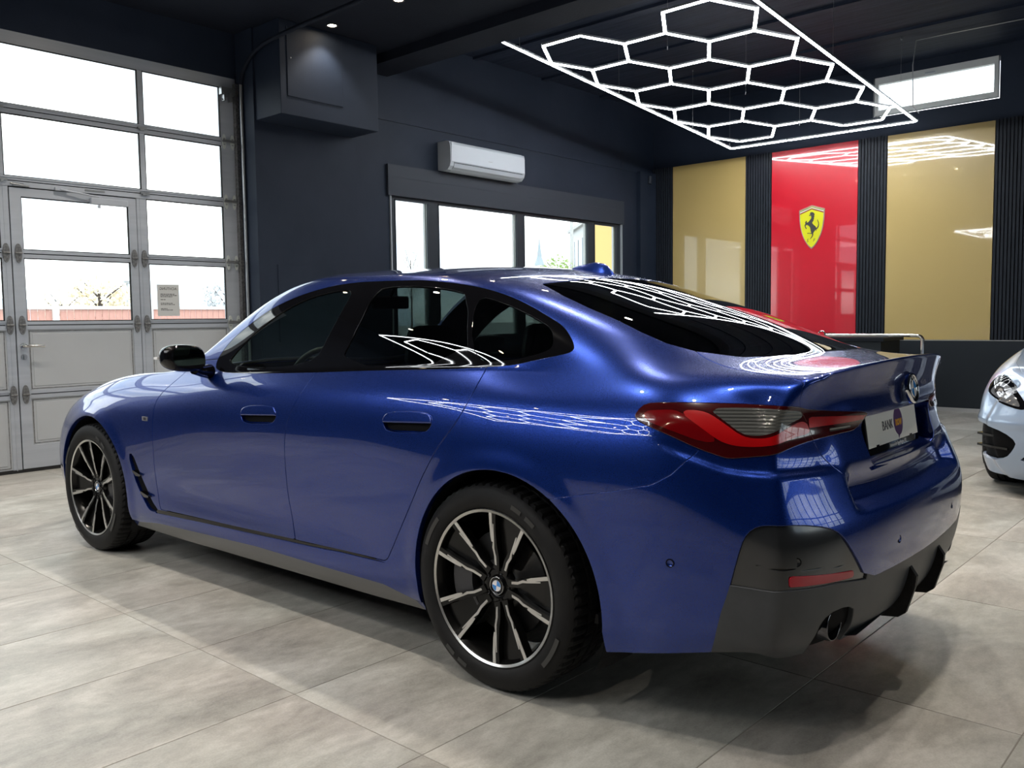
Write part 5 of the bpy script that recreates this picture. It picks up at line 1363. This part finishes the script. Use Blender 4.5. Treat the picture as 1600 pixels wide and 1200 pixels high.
def build_wall_panels():
    X = X1 - .004
    def slats(y0, y1, n, lab):
        p = empty('slat_panel', (X, (y0 + y1) / 2, .89)); tag(p, lab, 'wall panel', 'black slatted wall panels')
        b = MB(); b.box((-.012, -(y1 - y0) / 2, 0), (0, (y1 - y0) / 2, 2.63)); b.build('backing', W['felt'], p)
        pitch = (y1 - y0) / n; key = round(pitch, 4)
        b = MB(); b.box((-.034, -pitch * .34, 0), (-.012, pitch * .34, 2.63)); sm = b.mesh('slat', [W['slat']])
        for i in range(n): link('slat', sm, p, (0, -(y1 - y0) / 2 + pitch * (i + .5), 0))
    slats(7.215, 7.575, 9, 'black slatted panel in the corner beside the window wall')
    slats(5.605, 6.000, 10, 'black slatted panel between the first gold panel and the red panel')
    slats(4.020, 4.390, 9, 'black slatted panel between the red panel and the second gold panel')
    slats(1.56, 2.765, 30, 'wide black slatted panel at the right edge beyond the silver-blue car')
    def flat(name, y0, y1, m, lab):
        b = MB(); b.box((X - .022, y0, .893), (X - .002, y1, 3.515), 0, .0015); o = b.build(name, m); tag(o, lab, 'wall panel'); return o
    flat('gold_panel', 6.004, 7.211, W['gold'], 'glossy gold panel nearest the window wall'); flat('red_panel', 4.394, 5.601, W['red'], 'glossy red panel carrying the yellow shield')
    flat('gold_panel', 2.770, 4.016, W['gold'], 'glossy gold panel right of the red panel, under the high window'); 
    flat('gold_panel', .30, 1.55, W['gold'], 'glossy gold panel at the far right, outside the picture') if False else None
    # shield
    sh = empty('shield_emblem', (X - .022, 5.010, 2.43)); tag(sh, 'yellow shield with a black rearing horse on the red panel', 'emblem')
    def outline(w, h):
        pts = [(-w, h * .80), (0, h), (w, h * .80)]
        R_ = []
        for t in np.linspace(0, 1, 16):
            R_.append((w * (1 - .02 * t) * (1 - t ** 2.6) ** .8 if t < 1 else 0, h * .80 - t * (h * .80 + h)))
        L_ = [(-a, b_) for a, b_ in R_[::-1]][1:]
        return [(0, h)] + R_ + L_
    def plate(nm, pts, d0, d1, m, par=sh):
        b = MB(); b.prism([(-p[0], p[1]) for p in pts], 0, -d0, -d1); return b.build(nm, m, par, fix=True)
    plate('rim', outline(.180, .298), 0, .010, W['sh_rim']); 
    plate('shield_field', outline(.165, .280), .010, .012, W['sh_yellow'])
    # top stripe band
    def stripe(z0, z1, m):
        pts = [(-.165, .222 - z0), (0, .278 - z0), (.165, .222 - z0), (.165, .222 - z1), (0, .278 - z1 + .002), (-.165, .222 - z1)]
        plate('tricolour_stripe', pts, .012, .0128, m)
    stripe(.002, .012, W['sh_green']); stripe(.013, .024, W['sh_white']); stripe(.025, .042, W['sh_red'])
    # rearing horse, traced in (right, up) of the emblem face, metres
    k = .36 / 530
    def H(pts): return [((x - 510) * k, (615 - y) * k * 1.0) for x, y in pts]
    body = [(470, 345), (490, 320), (520, 318), (545, 328), (565, 348), (572, 375), (560, 392), (568, 415), (556, 430), (562, 455), (548, 470), (550, 492), (535, 510), (522, 530), (535, 555), (560, 580), (590, 605), (610, 640), (630, 625), (648, 590), (650, 550), (640, 520), (630, 495), (635, 470), (645, 500), (662, 540), (665, 590), (655, 625), (635, 655), (612, 668), (610, 700), (600, 690), (590, 672), (575, 700), (555, 725), (545, 742), (548, 775), (530, 815), (505, 842), (484, 862), (492, 835), (515, 805), (527, 775), (520, 752), (490, 748), (450, 742), (422, 745), (428, 728), (460, 733), (500, 735), (508, 722), (495, 700), (490, 660), (480, 620), (455, 590), (430, 572), (405, 565), (385, 580), (395, 610), (412, 640), (398, 648), (380, 620), (366, 590), (368, 560), (385, 545), (375, 525), (385, 500), (398, 482), (415, 495), (405, 510), (412, 522), (440, 515), (460, 495), (480, 470), (500, 445), (505, 420), (500, 395), (485, 380), (470, 392), (455, 385), (468, 368), (490, 362)]
    plate('horse', H(body), .012, .0155, W['ink'])
    for t, x in (('S', 425), ('F', 560)):
        text_obj('initial', t, .062, W['ink'], sh, (-.0125, -(x - 510) * k, (615 - 885) * k), (math.radians(90), 0, math.radians(-90)), .0003, shear=.25)
W['sh_rim'] = mat('shield_rim', (.55, .38, .30), .25, .4); W['sh_yellow'] = mat('shield_yellow', (.72, .70, .01), .35); W['sh_green'] = mat('stripe_green', (.05, .20, .10), .4); W['sh_white'] = mat('stripe_white', (.7, .68, .64), .4); W['sh_red'] = mat('stripe_red', (.25, .03, .02), .4)

def build_corner_things():
    r = empty('handrail', (10.55, 3.4, 0)); tag(r, 'polished steel handrail in front of the dark base wall', 'handrail')
    def Q(y, z, x=0): return (x, y - 3.4, z)
    b = MB(); pts = [Q(4.28, .975), Q(3.30, .975), Q(3.19, .970), Q(3.165, .93), Q(3.165, .80), Q(3.165, 0)]
    b.tube([pts[0], pts[1]] + smooth_poly(pts[1:4], 2, False) + pts[4:], .021, 12); b.build('rail_tube', W['steel'], r)
    b = MB(); b.tube([Q(4.28, .975), Q(4.28, 0)], .021, 12); b.build('post', W['steel'], r)
    b = MB(); b.lathe([(0, 0), (.045, 0), (.045, .008), (0, .008)], origin=Q(3.165, 0), axis=2, n=16); b.lathe([(0, 0), (.045, 0), (.045, .008), (0, .008)], origin=Q(4.28, 0), axis=2, n=16); b.build('base_plate', W['steel'], r)
    c = empty('counter', (10.78, 4.35, 0)); tag(c, 'dark grey low counter behind the car boot, left of the handrail', 'counter')
    b = MB(); b.box((-.16, -.70, 0), (.5, .60, .90), 0, .004); b.build('body', W['tile_dark'], c); b = MB(); b.box((-.19, -.74, .90), (.52, .64, .945), 0, .004); b.build('worktop', W['slat'], c)
    h = empty('tool_hook', (10.75, 4.42, .945)); tag(h, 'small steel hook fitting standing on the dark counter', 'fitting')
    b = MB(); b.tube([(0, -.04, 0), (0, -.04, .05), (0, -.02, .075), (0, .02, .075), (0, .04, .05), (0, .04, 0)], .010, 8); b.build('hoop', W['steel'], h); b = MB(); b.box((-.01, -.17, .03), (.02, -.05, .055), 0, .004); b.build('lever', W['rubber'], h)
    s = empty('security_camera', (11.6, 7.58, 3.33)); tag(s, 'small dark security camera on the wall in the corner by the slats', 'camera')
    b = MB(); b.box((-.03, -.09, -.03), (.03, 0, .03), 0, .006); b.build('bracket', W['wall'], s); b = MB(); b.tube([(-.0, -.09, .05), (-.02, -.09, -.06)], .032, 14); b.build('housing', W['shutter'], s)
    s = empty('cable', (0, 0, 0)); tag(s, 'power cable hanging from the ceiling to the corner of the lit honeycomb', 'cable')
    b = MB(); b.tube([(11.0, 1.3, 4.38), (10.9, 3.05, 4.38), (10.86, 3.40, 4.37), (10.86, 3.43, 4.1), (10.86, 3.42, 3.62), (10.95, 3.38, 3.56)], .006, 6); b.build('flex', W['led_body'], s)

def build_outside():
    m = add_noise_color(mat('tarmac', (.2, .2, .2), .9), (.24, .235, .23), (.30, .295, .29), .5)
    b = MB(); b.box((-120, 8.15, -.2), (400, 420, -.12)); o = b.build('ground', m); structure(o)
    # fence
    f = empty('fence', (9, 22, 0)); tag(f, 'red-brown board fence with white posts outside the gate', 'fence')
    fm = add_noise_color(mat('red_brown_fence_board', (.5, .2, .15), .8), (.55, .27, .22), (.78, .45, .38), 3, stretch=(1, 1, .2)); wm = mat('white_post', (.8, .8, .78), .6)
    bm_ = MB(); bm_.box((-.075, -.012, 0), (.075, .012, 1.72)); me = bm_.mesh('board', [fm])
    for i in range(84): link('board', me, f, (-7.6 + i * .165, 0, -.12))
    for i in range(7): b = MB(); b.box((-.07, -.06, 0), (.07, .03, 1.9)); b.build('post', wm, f, (-7.6 + i * 2.3, -.02, -.12))
    b = MB(); b.box((-7.7, -.06, 1.60), (6.4, .05, 1.68)); b.build('top_rail', wm, f)
    # far hills
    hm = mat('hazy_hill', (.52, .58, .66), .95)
    v = []; n = 60
    for i in range(n): t = i / (n - 1); x = 10 + 170 * t; v.append((x, 200, -1)); v.append((x, 205, 6.8 + 2.4 * math.sin(t * 5 + 1) * .5 + 1.6 * math.sin(t * 13) * .4 + 1.2 * t))
    for i in range(n): v.append((v[2 * i][0], 230, -1))
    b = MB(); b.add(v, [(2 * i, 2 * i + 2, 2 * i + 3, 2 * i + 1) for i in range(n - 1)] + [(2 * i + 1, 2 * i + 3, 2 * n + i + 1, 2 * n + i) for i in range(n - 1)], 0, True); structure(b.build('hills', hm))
    # trees
    def tree(x, y, h, r, col, lab, grp=None, base=0):
        t = empty('tree', (x, y, -.12 + base)); tag(t, lab, 'tree', grp)
        b = MB(); b.tube([(0, 0, 0), (.05, .02, h * .5), (0, 0, h * .8)], [r * .09, r * .06, r * .03], 7)
        for k in range(7): a = k * 2.4; b.tube([(0, 0, h * (.35 + .06 * k)), (r * .6 * math.cos(a), r * .6 * math.sin(a), h * (.62 + .05 * k))], [r * .03, r * .012], 5)
        b.build('trunk', mat('bark', (.10, .08, .07), .9), t)
        lm = mat('foliage', col, .8); b = MB(); R_ = random.Random(int(x * 10))
        for k in range(700):
            a, e, q = R_.uniform(0, 6.28), R_.uniform(-1, 1), R_.uniform(.25, 1) ** .5
            p = Vector((math.cos(a) * r * q * math.sqrt(1 - e * e), math.sin(a) * r * q * math.sqrt(1 - e * e), h * .68 + e * h * .30 * q)); d = Vector((R_.uniform(-1, 1), R_.uniform(-1, 1), R_.uniform(-1, 1))).normalized(); d2 = d.orthogonal().normalized(); sz = r * .10
            b.add([p - d * sz, p + d2 * sz * .5, p + d * sz, p - d2 * sz * .5], [(0, 1, 2, 3)])
        o = b.build('foliage', lm, t); tag(o, kind='stuff')
    tree(17.0, 40, 3.6, 1.7, (.85, .76, .58), 'pale yellow blossoming tree beyond the fence, left of the wicket door post'); tree(23.3, 40, 3.7, 1.3, (.62, .64, .66), 'bare grey tree beyond the fence, right of the notice'); tree(14.6, 38, 2.9, 1.1, (.85, .78, .66), 'smaller pale tree beyond the fence at the door closer side')
    tree(47.3, 38, 5.9, 1.5, (.25, .38, .10), 'green tree seen through the third window pane behind the car roof'); tree(53.5, 47, 6.0, 1.6, (.30, .42, .14), 'second green tree beside the grey office block')
    tree(35.6, 40, 6.3, .7, (.5, .5, .48), 'thin bare birch seen in the leftmost window pane')
    for (x, y, h, lab) in ((19.2, 42, 3.3, 'street lamp post beyond the fence seen through the wicket door'), (50.9, 39.6, 9.2, 'tall grey pole in front of the office block')):
        p = empty('pole', (x, y, -.12)); tag(p, lab, 'pole'); b = MB(); b.tube([(0, 0, 0), (0, 0, h)], [.16 if h > 5 else .07, .12 if h > 5 else .05], 8); b.build('shaft', mat('pole_grey', (.5, .52, .54), .6), p); b = MB(); b.box((-.12, -.1, h), (.12, .1, h + .15)); b.build('cap', W['zinc'], p)
    # spire
    c = empty('church_tower', (95.4, 80, -.12)); tag(c, 'distant church spire seen through the third window pane', 'church')
    b = MB(); b.box((-.65, -.65, 0), (.65, .65, 9.0)); b.build('tower', mat('plaster', (.6, .6, .58), .9), c); b = MB(); b.lathe([(.75, 9.0), (.35, 10.2), (.0, 13.2)], axis=2, n=8, smooth=False); b.build('spire', mat('slate', (.32, .40, .44), .7), c)
    # office block and yellow house
    def block(name, x0, x1, y0, y1, h, m, lab, wins, wm_, org=None, rz=0):
        cx = (x0 + x1) / 2 if org is None else 0
        o = empty(name, ((x0 + x1) / 2, y0, -.12) if org is None else org, rz); tag(o, lab, 'building')
        b = MB(); b.box((x0 - cx, 0, 0), (x1 - cx, y1 - y0, h)); b.build('wall', m, o); b = MB(); b.box((x0 - cx - .3, -.3, h), (x1 - cx + .3, y1 - y0 + .3, h + .25)); b.build('roof', mat('roof_edge', (.5, .5, .5), .8), o)
        for (a, c_, z0, z1, face) in wins:
            b = MB()
            if face == 'x': b.box((x0 - cx - .05, a, z0), (x0 - cx + .02, c_, z1))
            else: b.box((a - cx, -.05, z0), (c_ - cx, .02, z1))
            b.build('window', wm_, o)
    dw = mat('far_window', (.10, .16, .22), .15)
    block('office_block', 0, 10, 0, 8.2, 8.6, mat('light_render', (.62, .64, .66), .9), 'light grey office block with tall windows beyond the third pane', [(q, q + 1.5, z, z + 2.4, 'x') for q in (.6, 2.6, 4.6, 6.4) for z in (1.2, 5.3)], dw, (53.5, 40, -.12), math.radians(-43))
    block('yellow_house', 0, 7, 0, 5, 8.0, mat('yellow_render', (.72, .50, .20), .9), 'yellow rendered house seen in the narrow right window pane', [], dw, (42.3, 31.2, -.12), math.radians(-53.6))
# ------------------------------------------------------------------ build everything
build_room()
gate = build_gate()
build_blue_car()
build_silver_car((10.02, .71, 0), math.radians(180), WHEELS)
build_wall_panels()
HEX_Z = (6.938, 5.741, 3.9496)
build_hex('honeycomb_light', 'white LED honeycomb light with rectangular frame hanging over the far side of the blue car', HEX_Z, -.01473, -.09367, .00774)
build_hex('honeycomb_light', 'LED honeycomb light near the left gate, outside the picture, mirrored in the blue flank', (-3.1, 2.3, 3.35), math.pi / 2, 0, 0, z_ceiling=4.0)
build_airco(); build_duct(); build_corner_things()
i = 0
for ux in (5.2, 3.3, 1.2, -1.2, -3.4):
    for k in range(8):
        vy = 6.88 - .95 * k - (.0 if ux > 5 else .3)
        if ux < 5 and k % 2: continue
        seen = ux > 5 and k < 2
        build_spot(ux, vy, ZL - .001, ('warm downlight in the ceiling just in front of the boxed-in cabinet' if k == 0 else 'warm downlight at the top edge of the picture, next after the one by the cabinet') if seen else 'warm recessed ceiling downlight outside the picture', 22 if seen else 70)
build_outside()
